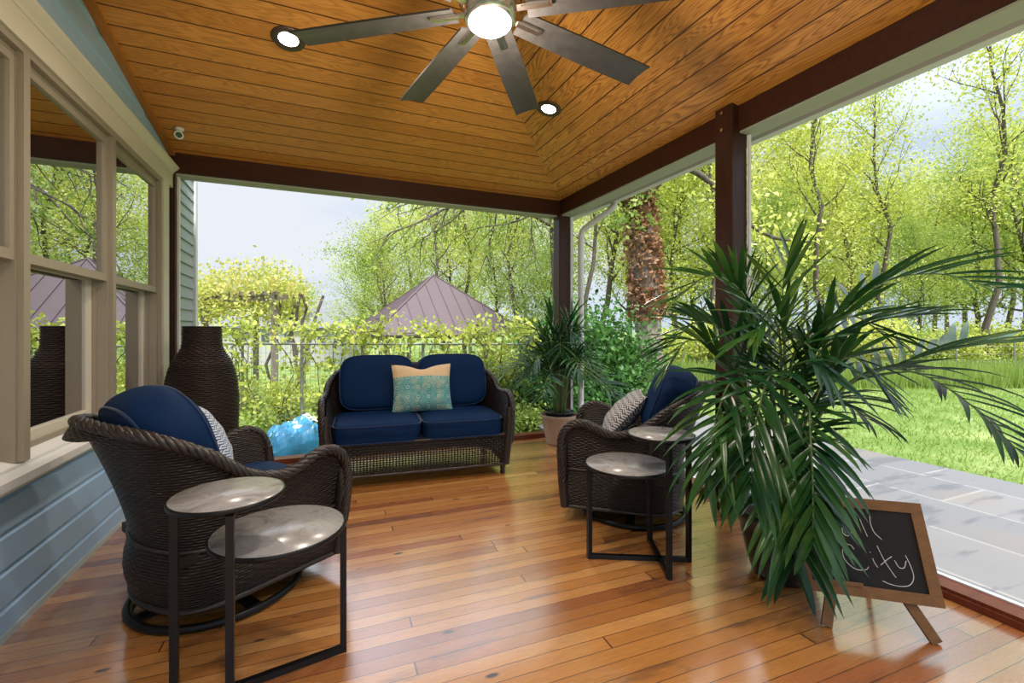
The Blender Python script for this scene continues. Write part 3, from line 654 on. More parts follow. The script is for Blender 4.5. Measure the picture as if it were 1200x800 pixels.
def wicker_seat(root, hw, depth, arm_z, back_z, dip, seat_n, open_skirt, zb, back_out):
    """local frame: faces +x, width along y. hw = half width at the arms"""
    D = depth/2; f = D
    half = [(f+.00, -hw+.015, .26), (f+.012, -hw+.005, .42), (f+.005, -hw, arm_z-.085), (f-.05, -hw-.003, arm_z-.012), (f-.14, -hw-.006, arm_z+.004), (f-.30, -hw-.008, arm_z-dip),
            (f-.46, -hw-.006, arm_z-dip*.3), (-D+.19, -hw+.012, arm_z+(back_z-arm_z)*.42), (-D+.03, -hw+.085, arm_z+(back_z-arm_z)*.80), (-D-.06, -hw+.24, back_z-.015)]
    mid = [(-D-.06-back_out, 0, back_z)] if hw < .5 else [(-D-.075, -hw*.45, back_z), (-D-.078, 0, back_z+.004), (-D-.075, hw*.45, back_z)]
    rimp = crom(half+mid+[(x, -y, z) for x, y, z in reversed(half)], 7)
    # bottom plan curve
    bw = hw-.055
    hb = [(f-.01, -bw)]*2+[(f-.015, -bw), (f-.05, -bw), (f-.14, -bw), (f-.30, -bw), (f-.46, -bw), (-D+.24, -bw+.01), (-D+.15, -bw+.07), (-D+.10, -bw+.2)]
    mb_ = [(-D+.085, 0)] if hw < .5 else [(-D+.03, -bw*.45), (-D+.03, 0), (-D+.03, bw*.45)]
    botp = crom([(x, y, 0) for x, y in hb]+[(x, y, 0) for x, y in mb_]+[(x, -y, 0) for x, y in reversed(hb)], 7)
    N = len(rimp); c0 = Vector((0, 0, 0))
    def body(z0, inner=0.0, rows=14, zs=None):
        P = []
        for i in range(N):
            T = rimp[i]; B = botp[i]; row = []
            o = Vector((B.x, B.y, 0)); o = o.normalized() if o.length > 0 else o
            nrm = Vector((B.x*.6, B.y, 0)); nrm.normalize()
            for j in range(rows+1):
                t = j/rows; z = z0+(T.z-z0)*t
                q = (z-.30)/max(.05, T.z-.30); q = max(0, min(1, q)); q = q**1.35
                pl = Vector((B.x, B.y, 0)).lerp(Vector((T.x, T.y, 0)), q)
                if z < .34: pl += nrm*(.030*math.sin(PI*max(0, min(1, (z-zb)/(.34-zb)))))
                pl -= nrm*inner; row.append((pl.x, pl.y, z))
            P.append(row)
        return P
    fz = .33
    # skirt (bottom to fz) and upper body
    P = []
    full = body(zb)
    def at_z(z, inner=0.0):
        out = []
        for i in range(N):
            T = rimp[i]; B = botp[i]; nrm = Vector((B.x*.6, B.y, 0)); nrm.normalize(); zz = min(z, T.z)
            q = max(0, min(1, (zz-.30)/max(.05, T.z-.30)))**1.35
            pl = Vector((B.x, B.y, 0)).lerp(Vector((T.x, T.y, 0)), q)
            if zz < .34: pl += nrm*(.030*math.sin(PI*max(0, min(1, (zz-zb)/(.34-zb)))))
            out.append(Vector((pl.x-nrm.x*inner, pl.y-nrm.y*inner, zz)))
        return out
    levels = [zb+(fz-zb)*k/6 for k in range(7)]
    lv = [at_z(z) for z in levels]
    m = MB(); m.grid([[lv[k][i] for k in range(7)] for i in range(N)])
    fr = lambda z, x=f-.005: [Vector((x+.012*math.sin(PI*(z-zb)/(fz-zb)), y, z)) for y in [bw*(1-2*i/16) for i in range(17)]]
    lf = [fr(z) for z in levels]
    mf = MB(); mf.grid([[lf[k][i] for k in range(7)] for i in range(17)])
    m.build('skirt', M['wick'] if not open_skirt else M['wick'], root)
    mf.build('front_apron', M['wick_open'] if open_skirt else M['wick'], root)
    # outer body
    rows = 12; P = []
    Q = []
    for i in range(N):
        T = rimp[i]; row = []; row2 = []
        B = botp[i]; nrm = Vector((B.x*.6, B.y, 0)); nrm.normalize()
        for j in range(rows+1):
            z = fz+(max(T.z, fz+.001)-fz)*j/rows
            q = max(0, min(1, (z-.30)/max(.05, T.z-.30)))**1.35
            pl = Vector((B.x, B.y, 0)).lerp(Vector((T.x, T.y, 0)), q)
            row.append((pl.x, pl.y, z)); row2.append((pl.x-nrm.x*.035, pl.y-nrm.y*.035, z))
        P.append(row); Q.append(row2)
    m = MB(); m.grid(P); m.build('body', M['wick'], root)
    m = MB(); m.grid(list(reversed(Q))); m.build('inner_lining', M['wick'], root)
    # arm front posts
    for s in (-1, 1):
        m = MB(); y0 = s*(hw-.02); m.tube([(f-.004, s*bw, zb), (f+.004, s*(bw+.015), .26), (f+.008, s*(hw-.022), .42), (f, s*(hw-.025), arm_z-.10)], [.030, .034, .034, .026], 12); m.build('arm_front', M['rim'], root)
    # braided rim
    m = MB(); braid(m, rimp, .0155, .0125, 5, .16, 5); m.tube(rimp, .016, 6); m.build('rim', M['rim'], root)
    # lower bands
    m = MB(); band = at_z(fz); m.tube(band, .010, 6); m.tube(at_z(zb), .013, 6)
    m.tube([(f+.002, -bw, zb), (f+.002, bw, zb)], .013, 6); m.tube([(f+.006, -bw, fz), (f+.006, bw, fz)], .011, 6); m.build('edge_band', M['rim'], root)
    # seat deck
    m = MB(); m.box(-D+.12, f-.005, -bw+.02, bw-.02, fz-.04, fz); m.build('seat_deck', M['wick'], root)
    return dict(rim=rimp, bw=bw, f=f, D=D, fz=fz)

def swivel_chair(loc, rz, lab, pillow_args, pillow_mat, plab):
    r = empty('wicker_armchair', loc, rz, lab, 'armchair')
    k = wicker_seat(r, .375, .80, .625, .85, .055, 1, False, .095, .03)
    # rolled head rest at the top of the back
    i0 = len(k['rim'])//2; hp = k['rim'][i0-10:i0+11]
    m = MB(); P = []
    for q, p in enumerate(hp):
        e = max(0, math.sin(PI*q/(len(hp)-1)))**.6; row = []
        dirv = Vector((p.x+.1, p.y*.8, 0)).normalized()
        for j in range(9):
            a = PI*1.25*j/8; row.append(p+dirv*(.034*e*math.sin(a*.5)*1.3)+Vector((0, 0, -.030*e*(1-math.cos(a)))))
        P.append(row)
    m.grid(P); m.build('head_roll', M['wick'], r)
    m = MB(); ring = [(.335*math.cos(2*PI*i/48), .335*math.sin(2*PI*i/48), .018) for i in range(48)]; m.tube(ring, .017, 8, closed=True)
    m.bar((-.33, 0, .02), (.33, 0, .02), .05, .012); m.bar((0, -.33, .02), (0, .33, .02), .05, .012); m.build('swivel_base', M['black'], r)
    m = MB(); m.lathe([(0, .02), (.11, .02), (.11, .05), (.07, .06), (.07, .28), (0, .28)], n=24); m.build('swivel_column', M['black'], r)
    for s in (-1, 1):
        m = MB(); m.tube([(-.13, s*.392, .62), (-.11, s*.365, .45), (-.10, s*.350, .30)], .011, 6); m.build('side_strand', M['rim'], r)
    # cushions are loose things
    cs = mk_cushion('seat_cushion', .300, .275, .075, r, (.070, 0, k['fz']+.078), 0, lab.replace('armchair', 'armchair')[:0]+plab[0], 'cushion', crown=.02, p=6, pip='z')
    cb = mk_cushion('back_cushion', .30, .15, .245, r, (-.235, 0, k['fz']+.145+.245), math.radians(-20), plab[1], 'cushion', crown=0, p=2.7, pip='y', turn=True, topround=.10)
    dx, dy, dz, ry, rt = pillow_args
    po = pillow(.205, .205, .075, seed=3).build('throw_pillow', pillow_mat)
    Mx = Matrix.Translation(Vector(loc)) @ Matrix.Rotation(rz, 4, 'Z') @ Matrix.Translation((dx, dy, dz)) @ Matrix.Rotation(rt, 4, 'Z') @ Matrix.Rotation(ry, 4, 'Y') @ Matrix.Rotation(PI/2, 4, 'Z')
    po.matrix_world = Mx; tag(po, plab[2], 'pillow')
    return r
def mk_cushion(name, a, b, c, ref, loc, tilt, lab, cat, crown=0, p=5, pip='z', turn=False, topround=0, rot=0.0, grp=None):
    """a along local y width when turn, else along x"""
    root = empty(name, label=lab, cat=cat, group=grp)
    mb = pnorm_cushion(a, b, c, p, 18, crown, topround, seed=len(bpy.data.objects) % 13)
    mp = mb.mp; mb.build('cover', M['navy'], root)
    for lv in (-.72, .72): piping(mp, pip, lv, .0055, 80, p).build('piping', M['piping'], root)
    Mx = Matrix.Translation(ref.location) @ Matrix.Rotation(ref.rotation_euler.z, 4, 'Z') @ Matrix.Translation(Vector(loc)) @ Matrix.Rotation(tilt, 4, 'Y') @ (Matrix.Rotation(PI/2+rot, 4, 'Z') if turn else Matrix.Rotation(rot, 4, 'Z'))
    root.matrix_world = Mx; return root

swivel_chair((-.415, 2.49, 0), math.radians(33), 'dark brown wicker swivel armchair beside the windows, behind the left side table',
    (-.005, .155, .335+.15+.185, math.radians(-24), math.radians(-8)), M['geo'],
    ['navy seat cushion of the armchair beside the windows', 'round-topped navy back cushion of the armchair beside the windows', 'blue and white geometric throw pillow on the armchair beside the windows'])
swivel_chair((1.94, 2.50, 0), math.radians(140), 'dark brown wicker swivel armchair behind the side table next to the big palm',
    (.06, -.02, .335+.15+.14, math.radians(-42), math.radians(6)), M['geo2'],
    ['navy seat cushion of the armchair near the big palm', 'round-topped navy back cushion of the armchair near the big palm', 'charcoal and white patterned throw pillow on the armchair near the big palm'])

# loveseat
LS = empty('wicker_loveseat', (.80, 3.965, 0), math.radians(-90-5.5), 'dark brown wicker loveseat with navy cushions under the far opening', 'loveseat')
k = wicker_seat(LS, .74, .76, .655, .86, .01, 2, True, .085, .0)
for s in (-1, 1):
    for x in (k['f']-.03, -k['D']+.08):
        m = MB(); m.lathe([(0, 0), (.018, 0), (.023, .012), (.018, .03), (.022, .05), (.028, .09), (.028, .12)], x, s*(k['bw']-.02), 0, 14); m.build('foot', M['rim'], LS)
for s, nm in ((-1, 'left'), (1, 'right')):
    # local y negative lies to the left seen from the camera
    mk_cushion('seat_cushion', .36, .335, .088, LS, (.05, s*.338, k['fz']+.088-.02), 0, 'navy seat cushion on the %s half of the loveseat' % nm, 'cushion', .012, 7, 'z')
    mk_cushion('back_cushion', .325, .10, .245, LS, (-.235, s*.328, .335+.145+.245), math.radians(-10), 'navy back cushion on the %s half of the loveseat' % nm, 'cushion', 0, 4.6, 'y', True, .05)
po = pillow(.262, .215, .085, seed=8, chop=.16).build('throw_pillow', M['teal'])
po.matrix_world = Matrix.Translation(LS.location) @ Matrix.Rotation(LS.rotation_euler.z, 4, 'Z') @ Matrix.Translation((-.055, .045, .335+.15+.20)) @ Matrix.Rotation(math.radians(-17), 4, 'Y') @ Matrix.Rotation(PI/2, 4, 'Z')
tag(po, 'teal and tan patterned throw pillow in the middle of the loveseat', 'pillow')

# ================================================================== TWO-TIER SIDE TABLES
def side_table(lx, ly, ex, mir, lab):
    t = empty('side_table', (lx, ly, 0), label=lab, cat='side table')
    e = Vector((ex[0], ex[1], 0)).normalized(); f = Vector((-e.y, e.x, 0))*(-1 if mir else 1)
    L = lambda x, y: e*x+f*y
    legs = [(L(-.160, -.144), .47), (L(.075, .199), .47), (L(.244, -.150), .645), (L(.300, .073), .645)]
    zt = [.468, .468, .648, .648]
    for (p, h), z in zip(legs, zt):
        m = MB(); m.box(p.x-.011, p.x+.011, p.y-.011, p.y+.011, 0, z); m.build('leg', M['black'], t)
    for a, b in ((0, 3), (1, 2)):
        p, q = legs[a][0], legs[b][0]; m = MB(); m.bar((p.x, p.y, .012), (q.x, q.y, .012), .022, .022); m.build('base_bar', M['black'], t)
    for nm, c, z, r in (('lower_top', Vector((0, 0, 0)), .468, .222), ('upper_top', L(.175, 0), .648, .168)):
        m = MB(); m.lathe([(0, 0), (r-.004, 0), (r, .003), (r, .016), (r-.006, .0165)], c.x, c.y, z, 56); rim = m.build(nm, M['black'], t)
        m = MB(); m.lathe([(r-.0055, .0160), (r-.006, .0178), (0, .0178)], c.x, c.y, z, 56); m.build('stone_inlay', M['marble'], rim)
    return t
side_table(-.125, 1.842, (-.82, -.573), True, 'two-tier round side table with black legs in front of the armchair beside the windows')
side_table(1.526, 2.008, (.609, -.793), False, 'two-tier round side table with black legs in front of the armchair near the big palm')

# ================================================================== TALL WICKER VASE
t = empty('wicker_vase', (-.81, 4.14, 0), label='tall brown woven floor vase in the corner by the house wall', cat='vase')
prof = crom([(.16, 0, 0), (.195, 0, .10), (.228, 0, .35), (.238, 0, .62), (.228, 0, .80), (.195, 0, .94), (.145, 0, 1.03), (.125, 0, 1.09), (.122, 0, 1.22)], 6)
m = MB(); m.lathe([(p.x, p.z) for p in prof], n=64); m.build('body', M['vase'], t)
m = MB()
for i in range(0, 86):
    z = .012+i*.0142
    # radius by interpolation
    for a, b in zip(prof, prof[1:]):
        if a.z <= z <= b.z+1e-6: rr = a.x+(b.x-a.x)*(z-a.z)/max(1e-6, b.z-a.z)
    n = 66; ph = i*PI
    m.tube([((rr+.0035*math.sin(33*2*PI*k_/n*.5+ph))*math.cos(2*PI*k_/n), (rr+.0035*math.sin(33*PI*k_/n+ph))*math.sin(2*PI*k_/n), z) for k_ in range(n)], .0068, 5, closed=True)
m.build('woven_strands', M['vase'], t)
m = MB(); m.lathe([(.12, 1.20), (.105, 1.20), (.105, .9)], n=40); m.build('inner_neck', M['rim'], t)

# ================================================================== PALMS
def frond(parent, pts, leaf_len, nleaf, width, droop, rnd, start=.35, mat=None, planar=.0):
    path = crom(pts, 8); L = [0.0]
    for i in range(1, len(path)): L.append(L[-1]+(path[i]-path[i-1]).length)
    tot = L[-1]; droop *= .62
    def at(t):
        s = t*tot
        for i in range(1, len(L)):
            if L[i] >= s-1e-9: f = (s-L[i-1])/max(1e-9, L[i]-L[i-1]); return path[i-1].lerp(path[i], f), (path[i]-path[i-1]).normalized()
        return path[-1], (path[-1]-path[-2]).normalized()
    m = MB()
    for k in range(nleaf):
        t = start+(1-start)*(k/(nleaf-1))**.95; p, d = at(min(.999, t))
        side = d.cross(Vector((0, 0, 1)))
        side = side.normalized() if side.length > .15 else Vector((rnd.uniform(-1, 1), rnd.uniform(-1, 1), 0)).normalized()
        up = side.cross(d).normalized()
        rel = (t-start)/(1-start); ll = leaf_len*(.55+.75*math.sin(PI*(.18+.62*rel)))*rnd.uniform(.88, 1.1)
        if rel > .93: ll *= .8
        for s in (-1, 1):
            ang = math.radians(62-38*rel+rnd.uniform(-6, 6))
            dirv = (d*math.cos(ang)+side*s*math.sin(ang)+up*rnd.uniform(.10, .38)).normalized()
            n = 6; P = []; q = p.copy(); v = dirv.copy(); wdir = v.cross(up).normalized()
            dr = droop*rnd.uniform(.7, 1.35)
            for i in range(n+1):
                f = i/n; ww = width*(max(0, math.sin(PI*min(1, .12+.88*f)))**.7)*(1-.15*f) if i < n else .0006
                if i == 0: ww = width*.35
                wd = v.cross(Vector((0, 0, 1))); wd = (wd.normalized() if wd.length > .1 else wdir); nn = wd.cross(v).normalized()
                tw = wd*.88+nn*.35*s
                P.append([q-tw*ww*.5, q-nn*ww*.16, q+tw*ww*.5])
                v = (v+Vector((0, 0, -1))*dr*(.05+.30*f)).normalized(); q = q+v*ll/n
            m.grid(P)
    fr = m.build('frond', mat or M['palm'], parent)
    m = MB(); nn = len(path); m.tube(path, [.0075*(1-.8*i/(nn-1))+.001 for i in range(nn)], 6); m.build('rachis', M['palmstem'], fr)
    return fr

# corner palm
rnd = random.Random(5)
PX, PY = 2.345, 4.235
t = empty('potted_palm', (PX, PY, 0), label='potted palm in a ribbed tan planter by the far corner post', cat='potted palm')
m = MB(); prof = [(0, 0), (.125, 0), (.135, .02), (.165, .17), (.18, .27), (.20, .285), (.203, .31), (.185, .312), (.178, .29), (.170, .25), (0, .25)]; n = 72
m.lathe(prof, n=n); vs = []
for (x, y, z) in m.v:
    r = math.hypot(x, y); a = math.atan2(y, x)
    if .02 < z < .27 and r > .11: f = 1+.022*math.cos(a*24); x *= f; y *= f
    vs.append((x, y, z))
m.v = vs; m.build('planter', M['potstone'], t)
m = MB(); m.lathe([(.120, .25), (.150, .325), (.158, .345), (.148, .347), (.140, .33), (.0, .33)], n=40); ip = m.build('inner_pot', M['potblack'], t)
m = MB(); m.lathe([(.138, .326), (.07, .338), (0, .34)], n=24); m.build('soil', M['soil'], t)
nf = 24
for i in range(nf):
    a = 2*PI*i*.381966; rr = .03+.05*rnd.random(); e = (i/nf)
    h = .98-.52*e+rnd.uniform(-.08, .08); out = .16+.48*e+rnd.uniform(-.04, .05)
    out *= .92 if math.sin(a) > .5 else 1
    if math.cos(a) > .3: out *= .62
    if math.sin(a) > .3: out *= .60
    cx, sx = math.cos(a), math.sin(a); b0 = Vector((rr*cx, rr*sx, .33))
    frond(t, [b0, b0+Vector((out*.14*cx, out*.14*sx, h*.50)), b0+Vector((out*.45*cx, out*.45*sx, h*.86)), b0+Vector((out*.85*cx, out*.85*sx, h*(.98-.18*e))), b0+Vector((out*1.18*cx, out*1.18*sx, h*(.92-.40*e)))],
          .25, 13, .024, .62, rnd, .46)

# big palm beside the post; r = to the right of the view, f = away, z = up from the floor
rnd = random.Random(11)
GX, GY = 2.10, 1.545
t = empty('potted_palm', (GX, GY, 0), label='large potted palm in a black pot behind the chalkboard', cat='potted palm')
m = MB(); m.lathe([(0, 0), (.125, 0), (.135, .015), (.160, .10), (.185, .22), (.198, .285), (.212, .29), (.216, .32), (.20, .322), (.192, .30), (.17, .27), (0, .27)], n=48); m.build('pot', M['potblack'], t)
m = MB(); m.lathe([(.186, .272), (.1, .285), (0, .29)], n=24); m.build('soil', M['soil'], t)
def F(r, f, z): return Vector((CY*r+SY*f, CY*f-SY*r, z))
big = [ # points (r, f, z) from base outwards
 [(-.02, .0, .28), (-.05, .0, .85), (-.17, -.02, 1.32), (-.36, -.04, 1.46), (-.52, -.05, 1.36)],
 [(-.03, .02, .28), (-.06, .02, .75), (-.20, .04, 1.12), (-.38, .05, 1.24), (-.54, .05, 1.12)],
 [(.0, .0, .28), (.02, .0, .85), (.02, .02, 1.25), (.03, .04, 1.42), (.07, .05, 1.55)],
 [(.01, .03, .28), (-.01, .04, .80), (-.06, .10, 1.18), (-.10, .16, 1.38), (-.13, .22, 1.50)],
 [(.02, .0, .28), (.08, .0, .80), (.22, .0, 1.22), (.46, -.02, 1.42), (.72, -.04, 1.47), (1.00, -.05, 1.40)],
 [(.03, .02, .28), (.10, .05, .75), (.28, .12, 1.10), (.52, .16, 1.24), (.82, .18, 1.27)],
 [(.03, .0, .28), (.12, .0, .68), (.32, .0, .92), (.58, -.02, 1.04), (.86, -.03, 1.12), (1.12, -.04, 1.14)],
 [(.03, -.02, .28), (.12, -.03, .70), (.32, -.08, .98), (.55, -.12, 1.00), (.78, -.14, .86), (.98, -.15, .66)],
 [(.01, -.03, .28), (.05, -.08, .70), (.10, -.18, 1.0), (.16, -.24, 1.08), (.20, -.28, 1.04), (.23, -.32, .96)],
 [(-.02, -.03, .28), (-.05, -.10, .72), (-.14, -.22, 1.00), (-.24, -.30, .98), (-.32, -.36, .80), (-.36, -.40, .58)],
 [(-.04, .0, .28), (-.10, -.04, .68), (-.24, -.10, .94), (-.34, -.16, .94), (-.42, -.20, .76), (-.45, -.22, .56)],
 [(.0, -.04, .28), (-.01, -.14, .66), (-.07, -.30, .88), (-.12, -.40, .76), (-.15, -.46, .56), (-.17, -.49, .40)],
 [(-.01, -.04, .28), (-.03, -.14, .60), (-.06, -.26, .76), (-.08, -.34, .64), (-.09, -.38, .50)],
 [(-.03, -.03, .28), (-.07, -.12, .56), (-.14, -.24, .70), (-.18, -.34, .60), (-.19, -.40, .42), (-.20, -.42, .30)],
 [(.0, .04, .28), (.03, .12, .80), (.10, .28, 1.16), (.18, .38, 1.24), (.28, .46, 1.18)],
 [(-.02, .04, .28), (-.08, .14, .78), (-.20, .26, 1.08), (-.34, .30, 1.14), (-.44, .30, 1.02)],
 [(.02, -.02, .28), (.04, -.04, .74), (.12, -.10, 1.14), (.22, -.16, 1.26), (.34, -.20, 1.18)],
 [(-.01, -.02, .28), (-.03, -.05, .78), (-.08, -.12, 1.16), (-.16, -.18, 1.26), (-.26, -.24, 1.18)],
 [(.03, .02, .28), (.08, .06, .60), (.22, .12, .80), (.38, .14, .84), (.52, .14, .74)],
 [(.0, -.02, .28), (-.02, -.06, .70), (-.04, -.14, 1.04), (-.04, -.24, 1.14), (-.02, -.34, 1.02)],
 [(-.03, .0, .28), (-.06, .0, .58), (-.14, -.04, .82), (-.24, -.08, .84), (-.32, -.12, .70), (-.36, -.14, .54)],
]
for j, f in enumerate(big):
    long = len(f) > 5
    frond(t, [F(*p) for p in f], .22 if j in (8, 12, 11) else .27 if long else .25, 15 if long else 13, .034, 1.0 if f[-1][2] < .9 else .45, rnd, .50)
m = MB()
for i in range(16):
    a = rnd.uniform(0, 2*PI); r0 = rnd.uniform(.0, .07); h = rnd.uniform(.35, .6)
    m.tube([(r0*math.cos(a), r0*math.sin(a), .27), (r0*1.4*math.cos(a), r0*1.4*math.sin(a), .27+h)], [.012, .006], 7)
m.build('cane_cluster', M['palmstem'], t)

# ================================================================== CHALKBOARD
A = Vector((1.855, 1.275, .12)); B = Vector((2.233, .969, .12)); dv = (B-A).normalized(); back = Vector((.63, .778, 0)).normalized()
upv = (back*.169+Vector((0, 0, .344))).normalized(); nv = dv.cross(upv).normalized()   # towards the camera
W_, H_ = (B-A).length, .383
cb = empty('chalkboard_sign', (A+B)/2-Vector((0, 0, .12)), label='small framed chalkboard on splayed wooden legs beside the big palm pot', cat='sign')
org = (A+B)/2-Vector((0, 0, .12))
def BP(x, y, d=0.0): return A+dv*x+upv*y+nv*d-org
def bquad(m, x0, x1, y0, y1, d0, d1, skew=None):
    v = [BP(x, y, d) for d in (d0, d1) for (x, y) in ((x0, y0), (x1, y0), (x1, y1), (x0, y1))]
    return m.add(v, [(0, 3, 2, 1), (4, 5, 6, 7), (0, 1, 5, 4), (1, 2, 6, 5), (2, 3, 7, 6), (3, 0, 4, 7)])
fw = .042
def mitre(m, pts):     # pts outer0 outer1 inner1 inner0, raised inner lip
    v = [BP(x, y, d) for d in (-.010, .010) for x, y in pts]; return m.add(v, [(0, 3, 2, 1), (4, 5, 6, 7), (0, 1, 5, 4), (1, 2, 6, 5), (2, 3, 7, 6), (3, 0, 4, 7)])
for pts in ([(0, 0), (W_, 0), (W_-fw, fw), (fw, fw)], [(W_, 0), (W_, H_), (W_-fw, H_-fw), (W_-fw, fw)], [(W_, H_), (0, H_), (fw, H_-fw), (W_-fw, H_-fw)], [(0, H_), (0, 0), (fw, fw), (fw, H_-fw)]):
    m = MB(); mitre(m, pts); m.build('frame_rail', M['boardwood'], cb)
m = MB(); bquad(m, fw-.004, W_-fw+.004, fw-.004, H_-fw+.004, -.006, .002); slate = m.build('slate', M['slate'], cb)
m = MB(); bquad(m, .06, .22, .038, .052, .004, .016); m.build('chalk_ledge', M['boardwood'], cb)
def leg(x0, x1, back_=False):
    p = BP(x0, .02, -.018); q = BP(x1, -.128, -.018 if not back_ else -.02)
    q = Vector((q.x, q.y, .004-0.0)) ; q.z = -org.z+.004
    m = MB(); m.bar(p+(p-q)*.6, q, .038, .015, up=tuple(nv)); m.build('leg', M['boardwood'], cb)
leg(.115, .075); leg(W_-.115, W_-.045)
for sx in (.13, W_-.13):
    m = MB(); p = BP(sx, H_-.05, -.02); q = p+back*.14; q.z = .008; m.bar(p, q, .025, .012, up=tuple(dv)); m.build('rear_leg', M['boardwood'], cb)
# chalk writing, board coordinates
def stroke(m, pts): m.tube([BP(x, y, .0032) for x, y in [(p.x, p.y) for p in crom([(a, b, 0) for a, b in pts], 6)]], .0016, 5)
m = MB(); X0 = .075; s_ = 1.0
stroke(m, [(.110, .315), (.112, .27), (.112, .215)])                                            # B
stroke(m, [(.105, .318), (.135, .322), (.150, .30), (.135, .275), (.115, .268)]); stroke(m, [(.115, .268), (.150, .265), (.163, .24), (.145, .217), (.110, .214)])
stroke(m, [(.185, .270), (.183, .240), (.195, .226), (.212, .236), (.220, .268)]); stroke(m, [(.220, .270), (.222, .240), (.232, .228)])
stroke(m, [(.252, .312), (.262, .27), (.272, .232)]); stroke(m, [(.296, .325), (.292, .285), (.300, .25), (.322, .226)])
stroke(m, [(.214, .176), (.205, .190), (.188, .192), (.172, .170), (.172, .138), (.190, .112), (.215, .100), (.245, .104), (.256, .116)])     # C
stroke(m, [(.275, .150), (.281, .130), (.288, .118)]); stroke(m, [(.270, .173), (.272, .171)])
stroke(m, [(.300, .200), (.315, .15), (.335, .105), (.345, .088)]); stroke(m, [(.300, .128), (.325, .150), (.345, .165)])
stroke(m, [(.352, .152), (.362, .128), (.380, .128), (.392, .155)])
stroke(m, [(.394, .175), (.404, .135), (.405, .095), (.385, .066), (.350, .058), (.318, .062), (.295, .070)])
m.build('chalk_writing', M['chalk'], slate)

# ================================================================== OUTDOORS: ground
def sm(a, b, x): t = max(0, min(1, (x-a)/(b-a))); return t*t*(3-2*t)
def gz(x, y):
    z = -.13
    far = sm(4.8, 7.0, y)*(1-sm(2.8, 6.5, x)); z -= .45*far
    z -= .85*sm(8, 20, y)*(1-sm(6, 12, x))
    z += .9*sm(16, 45, x)
    z += .05*mnoise.noise(Vector((x*.25, y*.25, 0)))*sm(5.6, 8, max(x, y))
    return z
NXg = 110; xs = np.concatenate([np.linspace(-60, -6, 18), np.linspace(-5, 16, 64), np.linspace(17, 90, 28)]); ys = np.concatenate([np.linspace(-30, -2, 14), np.linspace(-1.5, 22, 70), np.linspace(23, 95, 26)])
V = [(float(x), float(y), gz(float(x), float(y))-(.25 if (AX-4 < x < 2.7 and -2 < y < 4.7) else 0)) for y in ys for x in xs]; nx = len(xs)
m = MB(); m.add(V, [(j*nx+i, j*nx+i+1, (j+1)*nx+i+1, (j+1)*nx+i) for j in range(len(ys)-1) for i in range(nx-1)], True)
struct(m.build('ground', M['ground']), 'green lawn and garden ground around the porch', 'ground')
m = MB(); m.box(SX+.125, 5.42, -3, 6.2, -.3, -.095); struct(m.build('patio', M['patio']), 'pale grey flagstone patio between the porch and the lawn', 'patio')

# leaf clouds
def leaves_np(centers, n, size, spread, rng, squash=.8, up=.3):
    centers = np.asarray(centers); idx = rng.integers(0, len(centers), n)
    p = centers[idx]+rng.normal(0, 1, (n, 3))*np.array([spread, spread, spread*squash])
    d = rng.normal(0, 1, (n, 3)); d /= np.linalg.norm(d, axis=1)[:, None]
    nn = rng.normal(0, 1, (n, 3)); nn[:, 2] += up*3; s = np.cross(d, nn); s /= np.linalg.norm(s, axis=1)[:, None]+1e-9
    L = size*rng.uniform(.6, 1.3, n)[:, None]; a = p; b = p+d*L*.45+s*L*.32; c = p+d*L; e = p+d*L*.45-s*L*.32
    v = np.stack([a, b, c, e], 1).reshape(-1, 3); return v, np.arange(n*4).reshape(-1, 4)
def skeleton(seed, H, spread, clear=.3, nb=14, sub=4, lean=0.0, tr=.12, rise=.7):
    r = random.Random(seed); m = MB(); tips = []
    tp = []; x = y = 0.0
    for i in range(9):
        tp.append((x, y, H*.95*i/8)); x += r.uniform(-.03, .03)*H+lean*H/8; y += r.uniform(-.03, .03)*H
    tr_ = [tr*(1-.85*i/8)+.01 for i in range(9)]; tr_[0] *= 1.35; m.tube(tp, tr_, 8)
    for k in range(nb):
        f = clear+(1-clear)*(k+.5)/nb; i = min(7, int(f*8)); a = Vector(tp[i]).lerp(Vector(tp[i+1]), f*8-i)
        az = k*2.4+r.uniform(-.4, .4); L = spread*(1-.55*abs(f-.5-clear/2))*r.uniform(.7, 1.1)*(1.0 if f < .85 else .7)
        pts = [a]; d = Vector((math.cos(az), math.sin(az), rise*r.uniform(.5, 1.3))).normalized()
        for j in range(5): d = (d+Vector((r.uniform(-.25, .25), r.uniform(-.25, .25), r.uniform(-.1, .22)))).normalized(); pts.append(pts[-1]+d*L/5)
        r0 = tr*(1-.8*f)*.45+.008; m.tube(pts, [r0*(1-.8*j/5) for j in range(6)], 5, cap=False); tips += [tuple(q) for q in pts[2:]]
        for q in range(sub):
            b = pts[1+q % 5]; d2 = (d+Vector((r.uniform(-1, 1), r.uniform(-1, 1), r.uniform(-.4, .8)))).normalized(); p2 = [b]
            for j in range(3): d2 = (d2+Vector((r.uniform(-.3, .3), r.uniform(-.3, .3), r.uniform(-.2, .2)))).normalized(); p2.append(p2[-1]+d2*L*.16)
            m.tube(p2, [r0*.4, r0*.3, r0*.2, .003], 4, cap=False); tips += [tuple(z) for z in p2[1:]]
    return m, tips
def tree_proto(name, seed, H, spread, nleaf, leaf, mat, clear=.3, nb=14, sub=4, sp=.35, tr=.12, bark='bark', rise=.7, squash=.7, lean=0.0):
    e = empty(name, (0, 0, -50)); sk, tips = skeleton(seed, H, spread, clear, nb, sub, lean, tr, rise)
    sk.build('trunk', M[bark], e); rng = np.random.default_rng(seed)
    v, q = leaves_np(tips, nleaf, leaf, sp, rng, squash); fast_mesh('foliage', v, q, M[mat], e); return e
